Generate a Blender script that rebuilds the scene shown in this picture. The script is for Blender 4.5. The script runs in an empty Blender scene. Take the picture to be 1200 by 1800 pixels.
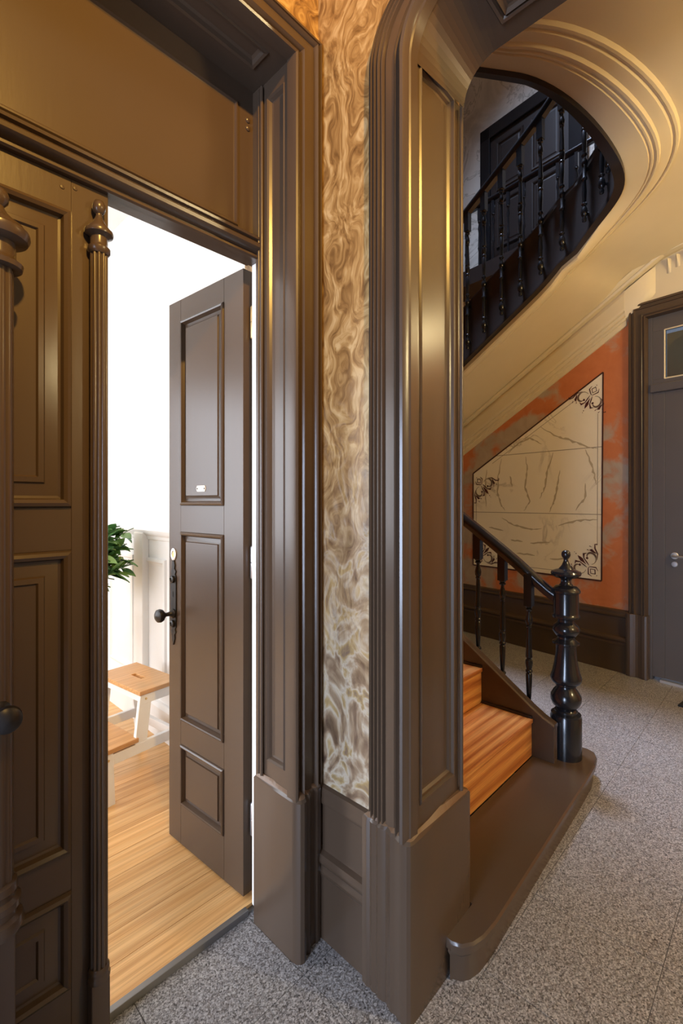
import bpy, math, random
from math import sin, cos, pi, radians, atan2, hypot, sqrt
random.seed(7)
SC = bpy.context.scene
COL = SC.collection

# ------------------------------------------------------------------ camera
cam = bpy.data.cameras.new('camera'); camo = bpy.data.objects.new('camera', cam); COL.objects.link(camo)
cam.sensor_fit = 'HORIZONTAL'; cam.sensor_width = 24.0; cam.lens = 24.0 * 832 / 1200
cam.shift_y = -18 / 1200; cam.clip_start = 0.02; cam.clip_end = 100
camo.location = (0, 0, 1.45); camo.rotation_euler = (pi / 2, 0, radians(43.7 - 90))
SC.camera = camo
# ------------------------------------------------------------------ world, exposure
SC.view_settings.view_transform = 'Standard'; SC.view_settings.look = 'None'
SC.view_settings.gamma = 1.0; SC.view_settings.use_curve_mapping = False
SC.view_settings.exposure = -0.12
wd = bpy.data.worlds.new('world'); SC.world = wd; wd.use_nodes = True
wd.node_tree.nodes['Background'].inputs[0].default_value = (0.62, 0.74, 1.0, 1)
wd.node_tree.nodes['Background'].inputs[1].default_value = 0.3


def area(name, loc, target, sx, sy, power, col, spread=180):
    l = bpy.data.lights.new(name, 'AREA'); l.shape = 'RECTANGLE'; l.size = sx; l.size_y = sy
    l.energy = power; l.color = col; l.spread = radians(spread)
    o = bpy.data.objects.new(name, l); COL.objects.link(o); o.location = loc
    from mathutils import Vector
    o.rotation_euler = (Vector(target) - Vector(loc)).to_track_quat('-Z', 'Y').to_euler()
    return o


# daylight through the street door behind the camera, the windows of the white room, the roof light over the stairwell
area('daylight_street_door', (-2.55, 0.22, 1.2), (2.6, 0.1, 0.3), 0.95, 1.9, 205, (0.60, 0.74, 1.0))
area('daylight_room_window', (-1.9, 4.3, 1.75), (0.8, 1.9, 0.9), 1.9, 1.9, 88, (0.87, 0.92, 1.0))
area('daylight_room_window_2', (-2.7, 2.6, 1.75), (1.0, 2.6, 1.3), 1.5, 1.9, 62, (0.87, 0.92, 1.0))
area('daylight_roof_light', (3.0, 2.1, 7.4), (3.05, 1.3, 0), 0.9, 0.9, 125, (0.58, 0.71, 1.0), 80)
SPOT_HALL = ((0.05, -0.95, 3.50), (0.40, 1.36, 2.72), 500.0)
LAMP_STAIR = ((3.6, -0.72, 2.92), 36.0)
LAMP_FILL = ((2.3, -2.0, 2.65), 175.0)  # added lamp, out of view, to brighten the painted panel and even the soffit
WARM = (1.0, 0.57, 0.12)
WARM_STAIR = (1.0, 0.80, 0.42)

# ------------------------------------------------------------------ materials
MATS = {}


class NT:
    def __init__(self, name, rough=0.5, metal=0.0, spec=0.5):
        m = bpy.data.materials.new(name); m.use_nodes = True
        self.m = m; self.t = m.node_tree; self.b = self.t.nodes['Principled BSDF']
        self.b.inputs['Roughness'].default_value = rough; self.b.inputs['Metallic'].default_value = metal
        self.b.inputs['Specular IOR Level'].default_value = spec
        MATS[name] = m

    def n(self, kind, **kw):
        x = self.t.nodes.new(kind)
        for k, v in kw.items():
            if k.startswith('i_'):
                key = k[2:].replace('_', ' ')
                x.inputs[key].default_value = v
            else:
                setattr(x, k, v)
        return x

    def l(self, a, b):
        self.t.links.new(a, b)

    def coord(self, scale=(1, 1, 1), rot=(0, 0, 0), rnd=False, obj=True):
        tc = self.n('ShaderNodeTexCoord'); mp = self.n('ShaderNodeMapping')
        mp.inputs['Scale'].default_value = scale; mp.inputs['Rotation'].default_value = rot
        if obj:
            self.l(tc.outputs['Object'], mp.inputs['Vector'])
        else:
            g = self.n('ShaderNodeNewGeometry'); self.l(g.outputs['Position'], mp.inputs['Vector'])
        if rnd:
            oi = self.n('ShaderNodeObjectInfo'); mu = self.n('ShaderNodeVectorMath', operation='SCALE')
            cb = self.n('ShaderNodeCombineXYZ')
            for i in range(3): self.l(oi.outputs['Random'], cb.inputs[i])
            self.l(cb.outputs[0], mu.inputs[0]); mu.inputs['Scale'].default_value = 37.0
            self.l(mu.outputs[0], mp.inputs['Location'])
            self.rand = oi.outputs['Random']
        return mp.outputs[0]

    def noise(self, vec, scale=5, detail=4, rough=0.55, dist=0.0):
        x = self.n('ShaderNodeTexNoise'); x.inputs['Scale'].default_value = scale; x.inputs['Detail'].default_value = detail
        x.inputs['Roughness'].default_value = rough; x.inputs['Distortion'].default_value = dist
        self.l(vec, x.inputs['Vector']); return x.outputs['Fac']

    def ramp(self, fac, stops, interp='LINEAR'):
        r = self.n('ShaderNodeValToRGB'); e = r.color_ramp.elements; r.color_ramp.interpolation = interp
        while len(e) < len(stops): e.new(0.5)
        for el, (p, c) in zip(e, stops):
            el.position = p; el.color = (c[0], c[1], c[2], 1) if len(c) == 3 else c
        self.l(fac, r.inputs[0]); return r.outputs[0]

    def mix(self, fac, a, b, mode='MIX'):
        x = self.n('ShaderNodeMix', data_type='RGBA', blend_type=mode)
        for sock, v in ((x.inputs['Factor'], fac), (x.inputs['A'], a), (x.inputs['B'], b)):
            if hasattr(v, 'is_output'): self.l(v, sock)
            else: sock.default_value = v if not isinstance(v, tuple) or len(v) == 4 else (*v, 1)
        return x.outputs['Result']

    def bump(self, h, strength=0.1, dist=0.01):
        x = self.n('ShaderNodeBump'); x.inputs['Strength'].default_value = strength; x.inputs['Distance'].default_value = dist
        self.l(h, x.inputs['Height']); self.l(x.outputs[0], self.b.inputs['Normal'])

    def col(self, c):
        if hasattr(c, 'is_output'): self.l(c, self.b.inputs['Base Color'])
        else: self.b.inputs['Base Color'].default_value = (*c, 1)


def srgb(r, g, b):
    f = lambda v: (v / 255 / 12.92) if v / 255 <= 0.04045 else ((v / 255 + 0.055) / 1.055) ** 2.4
    return (f(r), f(g), f(b))


def mk_paint(name, c, rough, bumpv=0.05):
    k = NT(name, rough=rough); v = k.coord(obj=False)
    n1 = k.noise(v, 2.2, 3); n2 = k.noise(k.coord((60, 60, 9), obj=False), 1.0, 3)
    k.col(k.mix(n1, tuple(x * 0.9 for x in c), tuple(x * 1.1 for x in c)))
    k.bump(n2, bumpv, 0.004)
    return k


mk_paint('brown_paint', srgb(78, 62, 49), 0.27)
mk_paint('brown_edge', srgb(112, 84, 60), 0.34, 0.4)
mk_paint('grey_door_paint', srgb(84, 78, 76), 0.38)
mk_paint('black_paint', srgb(27, 27, 30), 0.2, 0.03)
mk_paint('dark_string', srgb(42, 34, 31), 0.35, 0.03)
k = mk_paint('plaster', srgb(214, 196, 160), 0.55, 0.04)
k = mk_paint('white_paint', srgb(240, 238, 234), 0.45, 0.02)
k = mk_paint('white_wall', srgb(244, 243, 240), 0.6, 0.02)
mk_paint('red_brown', srgb(70, 34, 20), 0.5, 0.0)
mk_paint('scroll_ink', srgb(78, 34, 28), 0.55, 0.0)
mk_paint('grey_ink', srgb(158, 144, 122), 0.55, 0.0)
k = NT('black_iron', rough=0.35, metal=0.3); k.col(srgb(38, 34, 33))
k = NT('steel', rough=0.38, metal=0.85); k.col(srgb(214, 214, 216))
n = k.noise(k.coord((4, 90, 90), obj=False), 1, 3); k.bump(n, 0.08, 0.002)
k = NT('dull_steel', rough=0.42, metal=0.9); k.col(srgb(150, 148, 146))
k = NT('brass', rough=0.3, metal=0.6); k.col(srgb(226, 196, 140))
k = NT('white_enamel', rough=0.25); k.col(srgb(236, 232, 226))
k = NT('rubber_mat', rough=0.9); v = k.coord(obj=False); k.col(k.ramp(k.noise(v, 300, 2), [(0.3, (0.006,) * 3), (0.7, (0.02,) * 3)]))
k = NT('glass', rough=0.03); k.b.inputs['Transmission Weight'].default_value = 1.0; k.b.inputs['IOR'].default_value = 1.45
k.col((0.75, 0.8, 0.82))
k = NT('lamp_glass', rough=0.4); k.col((1, 0.9, 0.7)); k.b.inputs['Emission Color'].default_value = (*WARM, 1)
k.b.inputs['Emission Strength'].default_value = 1.0

# granite: fine black, grey and pinkish crystals
k = NT('granite', rough=0.38); v = k.coord(rnd=True)
vo = k.n('ShaderNodeTexVoronoi'); vo.inputs['Scale'].default_value = 270; k.l(v, vo.inputs['Vector'])
sep = k.n('ShaderNodeSeparateColor'); k.l(vo.outputs['Color'], sep.inputs[0])
c1 = k.ramp(sep.outputs[0], [(0.0, srgb(22, 20, 20)), (0.17, srgb(64, 59, 58)), (0.30, srgb(116, 114, 114)), (0.58, srgb(152, 150, 150)), (0.82, srgb(188, 185, 184))], 'CONSTANT')
n = k.noise(v, 120, 3, 0.7)
c2 = k.mix(0.35, c1, k.ramp(n, [(0.35, srgb(56, 52, 50)), (0.5, srgb(160, 152, 146)), (0.7, srgb(214, 206, 198))]), 'MIX')
k.col(k.mix(k.noise(v, 6, 2), c2, k.mix(1.0, c2, (0.88, 0.86, 0.86), 'MULTIPLY')))
k.bump(n, 0.03, 0.002)
k = NT('grout', rough=0.8); k.col(srgb(100, 95, 90))


def mk_wood(name, cols, rough, along=0, ring=1.0, tint=0.25, lines=0.42, rings=0.38):
    k = NT(name, rough=rough)
    sc = [26, 26, 26]; sc[along] = 1.3
    v = k.coord(tuple(sc), rnd=True)
    n1 = k.noise(v, 0.55 * ring, 4, 0.5, 0.5)
    w = k.n('ShaderNodeTexWave', wave_type='RINGS', rings_direction='SPHERICAL')
    w.inputs['Scale'].default_value = 0.34 * ring; w.inputs['Distortion'].default_value = 9; w.inputs['Detail'].default_value = 3
    w.inputs['Detail Scale'].default_value = 0.6
    k.l(v, w.inputs['Vector'])
    f = k.mix(rings, n1, w.outputs['Fac'])
    c = k.ramp(f, [(0.15, cols[0]), (0.45, cols[1]), (0.8, cols[2])])
    sc2 = [300, 300, 300]; sc2[along] = 6
    g = k.noise(k.coord(tuple(sc2)), 0.7, 2)
    c = k.mix(0.30, c, k.ramp(g, [(0.35, tuple(x * 0.55 for x in cols[0])), (0.6, cols[2])]))
    sc3 = [95, 95, 95]; sc3[along] = 1.6
    g2 = k.noise(k.coord(tuple(sc3), rnd=True), 0.8, 2, 0.5, 0.2)
    c = k.mix(k.ramp(g2, [(0.48, (0, 0, 0)), (0.62, (lines, lines, lines))]), c, tuple(x * 0.72 for x in cols[0]))
    # knots
    sv = [5, 5, 5]; sv[along] = 3.4
    vo = k.n('ShaderNodeTexVoronoi'); vo.inputs['Scale'].default_value = 1.0; k.l(k.coord(tuple(sv), rnd=True), vo.inputs['Vector'])
    kn = k.ramp(vo.outputs['Distance'], [(0.05, (1, 1, 1)), (0.085, (0, 0, 0))])
    c = k.mix(kn, c, srgb(92, 48, 20))
    hs = k.n('ShaderNodeHueSaturation'); k.l(c, hs.inputs['Color'])
    mr = k.n('ShaderNodeMapRange'); k.l(k.rand, mr.inputs[0]); mr.inputs[3].default_value = 1 - tint; mr.inputs[4].default_value = 1 + tint
    k.l(mr.outputs[0], hs.inputs['Value'])
    k.col(hs.outputs[0]); k.bump(f, 0.04, 0.002)
    return k


mk_wood('pine_floor', (srgb(204, 146, 84), srgb(222, 170, 108), srgb(234, 188, 128)), 0.34, 0, 1.0, 0.10, 0.3, 0.42)
mk_wood('stair_wood', (srgb(168, 92, 46), srgb(206, 134, 72), srgb(228, 166, 100)), 0.3, 0, 0.8, 0.08, 0.2, 0.6)
mk_wood('bamboo', (srgb(196, 142, 88), srgb(210, 158, 102), srgb(218, 170, 116)), 0.35, 0, 2.0, 0.05)

# swirling feather-marbled wall in ochre, cream and umber
k = NT('marbled_wall', rough=0.36); v = k.coord((1, 1.0, 0.75), obj=False)
a1 = k.n('ShaderNodeTexNoise'); a1.inputs['Scale'].default_value = 4.5; a1.inputs['Detail'].default_value = 2.5; k.l(v, a1.inputs['Vector'])
sub = k.n('ShaderNodeVectorMath', operation='MULTIPLY_ADD'); k.l(a1.outputs['Color'], sub.inputs[0]); sub.inputs[1].default_value = (0.55, 0.55, 0.55); k.l(v, sub.inputs[2])
st_ = k.n('ShaderNodeMapping'); st_.inputs['Rotation'].default_value = (0.75, 0, 0); st_.inputs['Scale'].default_value = (1, 3.0, 0.9); k.l(sub.outputs[0], st_.inputs['Vector'])
ft = k.noise(st_.outputs[0], 13, 3, 0.62, 0.35)
fb = k.noise(v, 7.5, 4, 0.5, 2.6)
c = k.ramp(ft, [(0.30, srgb(104, 72, 38)), (0.43, srgb(140, 104, 60)), (0.54, srgb(166, 130, 80)), (0.68, srgb(194, 162, 114))])
geo = k.n('ShaderNodeNewGeometry'); sx = k.n('ShaderNodeSeparateXYZ'); k.l(geo.outputs['Position'], sx.inputs[0])
ad = k.n('ShaderNodeMath', operation='MULTIPLY_ADD'); k.l(k.noise(v, 3.5, 2), ad.inputs[0]); ad.inputs[1].default_value = 1.2; k.l(sx.outputs['Z'], ad.inputs[2])
mr = k.n('ShaderNodeMapRange'); k.l(ad.outputs[0], mr.inputs[0]); mr.inputs[1].default_value = 2.4; mr.inputs[2].default_value = 1.4
pale = k.ramp(fb, [(0.28, srgb(70, 54, 48)), (0.38, srgb(112, 90, 74)), (0.46, srgb(150, 128, 104)), (0.54, srgb(188, 174, 154)), (0.62, srgb(160, 134, 90)), (0.72, srgb(116, 96, 82))])
mm = k.n('ShaderNodeMath', operation='MULTIPLY'); k.l(mr.outputs[0], mm.inputs[0]); mm.inputs[1].default_value = 0.85
k.col(k.mix(mm.outputs[0], c, pale)); k.bump(ft, 0.25, 0.004)

# sponged terracotta wall with grey-beige clouds
k = NT('terracotta_wall', rough=0.6); v = k.coord(obj=False)
n1 = k.noise(v, 2.0, 2.5, 0.5, 0.8); n2 = k.noise(v, 8, 4, 0.6, 0.8)
a = k.mix(n2, srgb(182, 100, 54), srgb(206, 126, 76))
b = k.mix(n2, srgb(152, 138, 118), srgb(182, 168, 148))
m_ = k.ramp(k.mix(0.25, n1, n2), [(0.47, (0, 0, 0)), (0.56, (0.9, 0.9, 0.9))]); k.col(k.mix(m_, a, b))
k = NT('white_marble', rough=0.32); v = k.coord(obj=False)
a1 = k.noise(v, 1.6, 5, 0.6, 1.2)
ve = k.ramp(a1, [(0.475, (0, 0, 0)), (0.5, (1, 1, 1)), (0.525, (0, 0, 0))]); msk = k.ramp(k.noise(v, 1.1, 2), [(0.48, (0, 0, 0)), (0.62, (0.6, 0.6, 0.6))])
fac = k.mix(1.0, ve, msk, 'MULTIPLY')
k.col(k.mix(fac, k.mix(k.noise(v, 3, 3), srgb(236, 224, 198), srgb(244, 234, 212)), srgb(150, 132, 104)))
k = NT('vein', rough=0.4); k.col(srgb(188, 172, 142))
k = NT('upper_wall', rough=0.6); v = k.coord(obj=False); a1 = k.noise(v, 2, 5, 0.6, 1.0)
k.col(k.ramp(a1, [(0.35, srgb(190, 184, 172)), (0.5, srgb(214, 208, 196)), (0.52, srgb(170, 164, 150)), (0.54, srgb(214, 208, 196))]))
k = NT('leaf_green', rough=0.42); v = k.coord(rnd=True); k.col(k.ramp(k.rand, [(0, srgb(52, 92, 46)), (0.5, srgb(78, 124, 66)), (1, srgb(120, 158, 96))]))
k = NT('stem_green', rough=0.6); k.col(srgb(84, 92, 52))


# ------------------------------------------------------------------ mesh helpers
class M:
    def __init__(self): self.v = []; self.f = []

    def add(self, vs, fs):
        o = len(self.v); self.v += [tuple(p) for p in vs]; self.f += [tuple(i + o for i in f) for f in fs]; return self

    def box(self, x0, x1, y0, y1, z0, z1):
        vs = [(x, y, z) for z in (z0, z1) for y in (y0, y1) for x in (x0, x1)]
        return self.add(vs, [(0, 2, 3, 1), (4, 5, 7, 6), (0, 1, 5, 4), (2, 6, 7, 3), (0, 4, 6, 2), (1, 3, 7, 5)])

    def hexa(self, b, t):
        n = len(b)
        return self.add(list(b) + list(t), [tuple(range(n))[::-1], tuple(range(n, 2 * n))] + [(i, (i + 1) % n, n + (i + 1) % n, n + i) for i in range(n)])

    def prism(self, poly, fn, d0, d1):
        return self.hexa([fn(p[0], p[1], d0) for p in poly], [fn(p[0], p[1], d1) for p in poly])

    def grid(self, rows, close_u=False, close_v=False, cap0=False, cap1=False):
        nr, nc = len(rows), len(rows[0]); vs = [p for r in rows for p in r]; fs = []
        for i in range(nr if close_v else nr - 1):
            for j in range(nc if close_u else nc - 1):
                i2, j2 = (i + 1) % nr, (j + 1) % nc
                fs.append((i * nc + j, i * nc + j2, i2 * nc + j2, i2 * nc + j))
        if cap0: fs.append(tuple(range(nc))[::-1])
        if cap1: fs.append(tuple((nr - 1) * nc + j for j in range(nc)))
        return self.add(vs, fs)

    def lathe(self, prof, c=(0, 0, 0), seg=28, cap=True):
        rows = [[(c[0] + r * cos(2 * pi * j / seg), c[1] + r * sin(2 * pi * j / seg), c[2] + z) for j in range(seg)] for r, z in prof]
        return self.grid(rows, close_u=True, cap0=cap, cap1=cap)

    def panel(self, fn, x0, x1, z0, z1, steps):
        """nested rectangles; fn(u, v, d) -> point; steps (inset, depth)"""
        rows = []
        for ins, d in steps:
            rows.append([fn(x0 + ins, z0 + ins, d), fn(x1 - ins, z0 + ins, d), fn(x1 - ins, z1 - ins, d), fn(x0 + ins, z1 - ins, d)])
        return self.grid(rows, close_u=True, cap1=True)

    def tube(self, pts, r, seg=10):
        from mathutils import Vector
        P = [Vector(p) for p in pts]; rows = []
        up = Vector((0, 0, 1))
        for i, p in enumerate(P):
            t = (P[min(i + 1, len(P) - 1)] - P[max(i - 1, 0)]).normalized()
            a = t.cross(up)
            if a.length < 1e-4: a = Vector((1, 0, 0))
            a.normalize(); b = a.cross(t).normalized()
            rr = r[i] if isinstance(r, (list, tuple)) else r
            rows.append([tuple(p + a * (rr * cos(2 * pi * j / seg)) + b * (rr * sin(2 * pi * j / seg))) for j in range(seg)])
        return self.grid(rows, close_u=True, cap0=True, cap1=True)

    def build(self, name, mat, parent=None, bev=0, smooth=None, loc=None):
        me = bpy.data.meshes.new(name); me.from_pydata(self.v, [], self.f); me.update()
        import bmesh
        bm = bmesh.new(); bm.from_mesh(me); bmesh.ops.recalc_face_normals(bm, faces=bm.faces); bm.to_mesh(me); bm.free()
        me.materials.append(MATS[mat])
        if smooth:
            for p in me.polygons: p.use_smooth = True
            me.set_sharp_from_angle(angle=radians(smooth))
        o = bpy.data.objects.new(name, me); COL.objects.link(o)
        if parent is not None: o.parent = parent
        if loc: o.location = loc
        if bev:
            b = o.modifiers.new('bevel', 'BEVEL'); b.width = bev; b.segments = 2; b.limit_method = 'ANGLE'; b.angle_limit = radians(40)
        return o


def tag(o, label, cat, kind=None, group=None):
    o['label'] = label; o['category'] = cat
    if kind: o['kind'] = kind
    if group: o['group'] = group
    return o


def empty(name, loc=(0, 0, 0), rz=0):
    o = bpy.data.objects.new(name, None); COL.objects.link(o); o.location = loc; o.rotation_euler = (0, 0, rz); o.empty_display_size = 0.1
    return o


def copy_tree(o, parent=None):
    c = o.copy(); COL.objects.link(c)
    c.parent = parent
    for ch in list(o.children): copy_tree(ch, c)
    return c


def lerp(a, b, t): return a + (b - a) * t


def box_obj(name, mat, parent, x0, x1, y0, y1, z0, z1, bev=0):
    return M().box(x0, x1, y0, y1, z0, z1).build(name, mat, parent, bev)


# wall C frame: s runs along the far wall (away, to the left), n out of the wall towards the stairs
C0 = (4.558, 0.999); CD = (0.1447, 0.98948); CN = (-0.98948, 0.1447)


def WC(s, z, n=0.0):
    return (C0[0] + CD[0] * s + CN[0] * n, C0[1] + CD[1] * s + CN[1] * n, z)


# ================================================================== THE SETTING
# ---- floors
fl = box_obj('floor', 'grout', None, -2.7, 5.4, -3.6, 6.0, -0.12, -0.003)
tag(fl, 'speckled grey granite tile floor of the hall and stair foot', 'floor', 'structure')
tm = M(); g = 0.0011; T = 0.395
tm.hexa([(g, g, -0.01), (T - g, g, -0.01), (T - g, T - g, -0.01), (g, T - g, -0.01)], [(g, g, 0), (T - g, g, 0), (T - g, T - g, 0), (g, T - g, 0)])
t0 = tm.build('tile', 'granite', fl)
first = True
for i in range(-9, 11):
    for j in range(-11, 12):
        x, y = 0.97 + T * i, 1.085 + T * j
        if x + T < -2.55 or y > 4.2 or y < -2.6: continue
        if y > 1.2 and x < 1.3: continue
        if x > 4.95 or (x > 4.6 and y < 1.2): continue
        vis = (x > -0.4 and y > -0.9)
        if not vis and not (x > -2.6 and y > -2.4): continue
        o = t0 if first else t0.copy()
        if not first: COL.objects.link(o)
        first = False
        o.location = (x, y, 0)

fr = box_obj('floor_room', 'grout', None, -3.05, 1.36, 1.385, 4.75, -0.10, 0.008)
tag(fr, 'warm pine plank floor of the bright white room', 'floor', 'structure')
pw = 0.118; pm = {}
for L_ in (0.9, 1.3, 1.7, 2.1):
    q = M(); e = 0.0008
    q.box(e, L_ - e, e, pw - e, 0.0, 0.012); pm[L_] = q.build('plank', 'pine_floor', fr)
    pm[L_].location = (-3.0, 4.0, 0.008)
used = set()
for r in range(27):
    y = 1.398 + r * pw; x = -3.0 - random.random() * 0.8
    if r == 0: x = -2.6
    while x < 1.3:
        L_ = random.choice([0.9, 1.3, 1.7, 2.1])
        x0 = x
        if x0 + L_ > 1.33: x0 = 1.33 - L_
        if L_ in used:
            o = pm[L_].copy(); COL.objects.link(o)
        else:
            o = pm[L_]; used.add(L_)
        o.location = (x0, y, 0.008 + (0.0006 if x0 != x else 0)); x += L_
for L_ in pm:
    if L_ not in used: bpy.data.objects.remove(pm[L_])

# ---- wall A (door wall)
wa = empty('wall_left'); tag(wa, 'dark framed wall holding the double doors on the left', 'wall', 'structure')
box_obj('wall_pier', 'white_wall', wa, 1.0, 1.30, 1.175, 1.385, 0, 4.2)
box_obj('wall_head', 'marbled_wall', wa, -2.7, 1.11, 1.17, 1.345, 2.90, 4.2)
box_obj('wall_pier', 'marbled_wall', wa, -2.7, -0.03, 1.17, 1.345, 0, 2.88)
box_obj('room_side_plaster', 'white_wall', wa, -3.05, 1.0, 1.345, 1.385, 2.88, 4.2)
box_obj('room_side_plaster', 'white_wall', wa, -3.05, -0.03, 1.345, 1.385, 0, 2.88)

# ---- wall B (arch wall), a pier by the corner, the head over the arch and an unseen far pier
wb = empty('wall_right'); tag(wb, 'swirling ochre and umber marbled wall strip beside the arch', 'wall', 'structure')
box_obj('wall_pier', 'marbled_wall', wb, 1.11, 1.40, 0.80, 1.60, 0, 4.2)
box_obj('wall_head', 'marbled_wall', wb, 1.11, 1.38, -0.55, 0.80, 2.885, 4.2)
box_obj('wall_pier', 'marbled_wall', wb, 1.11, 1.40, -3.6, -0.55, 0, 4.2)  # unseen pier, set close in to keep passage lamp light out of the hall
box_obj('stair_side_wall', 'terracotta_wall', wb, 1.34, 1.42, 1.60, 6.0, 0, 4.2)
box_obj('upper_side_wall', 'upper_wall', wb, 1.30, 1.42, -3.6, 6.0, 4.2, 7.6)

# ---- wall C (far wall with the painted panel)
wc = empty('wall_back'); tag(wc, 'terracotta sponged far wall beyond the stairs', 'wall', 'structure')
pf = lambda s, z, d: WC(s, z, -d)
zb = lambda s: 1.941 - 0.573 * (s - 1.761)          # underside line of the raking cornice
M().prism([(0.0, 0), (3.4, 0), (3.4, zb(3.4) + 0.1), (0.0, zb(0) + 0.1)], pf, 0, 0.2).build('terracotta_field', 'terracotta_wall', wc)
M().prism([(0.0, zb(0) + 0.1), (3.4, zb(3.4) + 0.1), (3.4, 3.86), (0.0, 3.86)], pf, 0, 0.2).build('plaster_field', 'plaster', wc)
M().prism([(-3.6, 3.05), (0.0, 3.05), (0.0, 3.86), (-3.6, 3.86)], pf, 0, 0.2).build('plaster_field', 'plaster', wc)
M().prism([(-3.6, 0), (-1.12, 0), (-1.12, 3.05), (-3.6, 3.05)], pf, 0, 0.2).build('terracotta_field', 'terracotta_wall', wc)
M().prism([(-3.6, 3.86), (4.2, 3.86), (4.2, 7.6), (-3.6, 7.6)], pf, 0, 0.2).build('upper_plaster', 'upper_wall', wc)
M().prism([(3.4, 0), (4.2, 0), (4.2, 3.86), (3.4, 3.86)], pf, 0, 0.2).build('terracotta_field', 'terracotta_wall', wc)

# ---- room and hall closing walls (behind the camera or seen only in reflections)
ws = empty('wall_street'); tag(ws, 'brown panelled hall wall with the street door opening behind the camera', 'wall', 'structure')
box_obj('wall_pier', 'brown_paint', ws, -2.75, -2.6, 0.72, 1.17, 0, 4.2)
box_obj('wall_pier', 'brown_paint', ws, -2.75, -2.6, -3.6, -0.28, 0, 4.2)
box_obj('wall_head', 'brown_paint', ws, -2.75, -2.6, -0.28, 0.72, 2.35, 4.2)
wf = empty('wall_front'); tag(wf, 'plain plaster wall closing the hall behind the camera', 'wall', 'structure')
box_obj('wall_face', 'plaster', wf, -2.75, 5.0, -3.7, -3.55, 0, 7.6)
wr = empty('wall_room'); tag(wr, 'white panelled walls of the bright room beyond the door', 'wall', 'structure')
box_obj('wall_face', 'white_wall', wr, 1.33, 1.345, 1.385, 4.75, 0, 3.4)
box_obj('wall_face', 'white_wall', wr, -0.85, 1.33, 4.72, 4.85, 0, 3.4)
box_obj('wall_face', 'white_wall', wr, -3.05, -0.85, 4.72, 4.85, 2.75, 3.4)
box_obj('wall_face', 'white_wall', wr, -3.2, -3.05, 1.385, 4.85, 0, 3.4)
wx = empty('wall_end'); tag(wx, 'dim plaster end wall of the stairwell', 'wall', 'structure')
box_obj('wall_face', 'upper_wall', wx, 1.3, 5.6, 5.9, 6.05, 0, 7.6)
ce = box_obj('ceiling', 'plaster', None, -2.75, 1.30, -3.6, 1.2, 3.75, 3.85); tag(ce, 'cream plaster ceiling of the entrance hall', 'ceiling', 'structure')
ce2 = box_obj('ceiling_room', 'white_wall', None, -3.2, 1.35, 1.385, 4.85, 3.4, 3.5); tag(ce2, 'white ceiling of the bright room', 'ceiling', 'structure')
ce3 = box_obj('ceiling_stair', 'plaster', None, 1.38, 4.9, -3.6, -0.02, 3.86, 3.95); tag(ce3, 'cream plaster ceiling over the passage beside the stairs', 'ceiling', 'structure')
ce4 = box_obj('ceiling_top', 'upper_wall', None, 1.3, 5.6, -3.6, 6.0, 7.55, 7.65); tag(ce4, 'pale ceiling high above the stairwell', 'ceiling', 'structure')

# ---- wainscot of the white room (right-hand wall at X 1.33)
wn = empty('trim_1'); tag(wn, 'white wainscot panelling with chair rail in the bright room', 'wainscot', 'structure')
fx = lambda y, z, d: (1.33 - d, y, z)
q = M(); prof = [(0.0, 1.21), (0.012, 1.215), (0.016, 1.235), (0.035, 1.25), (0.04, 1.272), (0.025, 1.28), (0.0, 1.285)]
q.grid([[fx(y, z, d) for d, z in prof] for y in (1.39, 4.7)]); q.build('chair_rail', 'white_paint', wn, smooth=40)
q = M(); prof = [(0.0, 0.02), (0.022, 0.02), (0.022, 0.20), (0.012, 0.225), (0.0, 0.23)]
q.grid([[fx(y, z, d) for d, z in prof] for y in (1.39, 4.7)]); q.build('baseboard', 'white_paint', wn)
for i, y in enumerate((1.62, 2.17, 2.72, 3.18, 3.73)):
    M().panel(fx, y, y + 0.40, 0.32, 1.10, [(0, 0), (0.004, 0.014), (0.02, 0.018), (0.032, 0.006), (0.05, 0.002)]).build('panel', 'white_paint', wn)
M().box(1.285, 1.33, 2.96, 3.09, 0.02, 1.255).build('pilaster', 'white_paint', wn, 0.006)

# ================================================================== DOOR SURROUND, WALL A
JX = 0.985; AY = 1.17
tr2 = empty('trim_2'); tag(tr2, 'dark brown moulded door surround with tall plinth and panelled reveal', 'door surround', 'structure')
dprof = [(0.0, 0.0), (0.0, 0.022), (0.05, 0.028), (0.10, 0.028), (0.13, 0.018), (0.17, 0.018), (0.19, 0.03), (0.235, 0.036), (0.28, 0.03), (0.30, 0.022),
         (0.40, 0.022), (0.41, 0.027), (0.66, 0.027), (0.675, 0.034), (0.72, 0.042), (0.765, 0.034), (0.78, 0.028), (0.83, 0.03), (0.88, 0.040), (0.94, 0.044), (0.985, 0.041), (1.0, 0.034), (1.0, 0.0)]
path = [((1.108, 0.50), (0.973, 0.50)), ((1.108, 2.99), (0.973, 2.860)), ((-0.128, 2.99), (0.007, 2.860)), ((-0.128, 0.50), (0.007, 0.50))]
for nm, a_, b_ in (('casing_jamb', 0, 1), ('casing_head', 1, 2), ('casing_jamb', 2, 3)):
    M().grid([[(lerp(o_[0], i_[0], f_), AY - h_, lerp(o_[1], i_[1], f_)) for f_, h_ in dprof] for o_, i_ in (path[a_], path[b_])]).build(nm, 'brown_paint', tr2, smooth=35)
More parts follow.
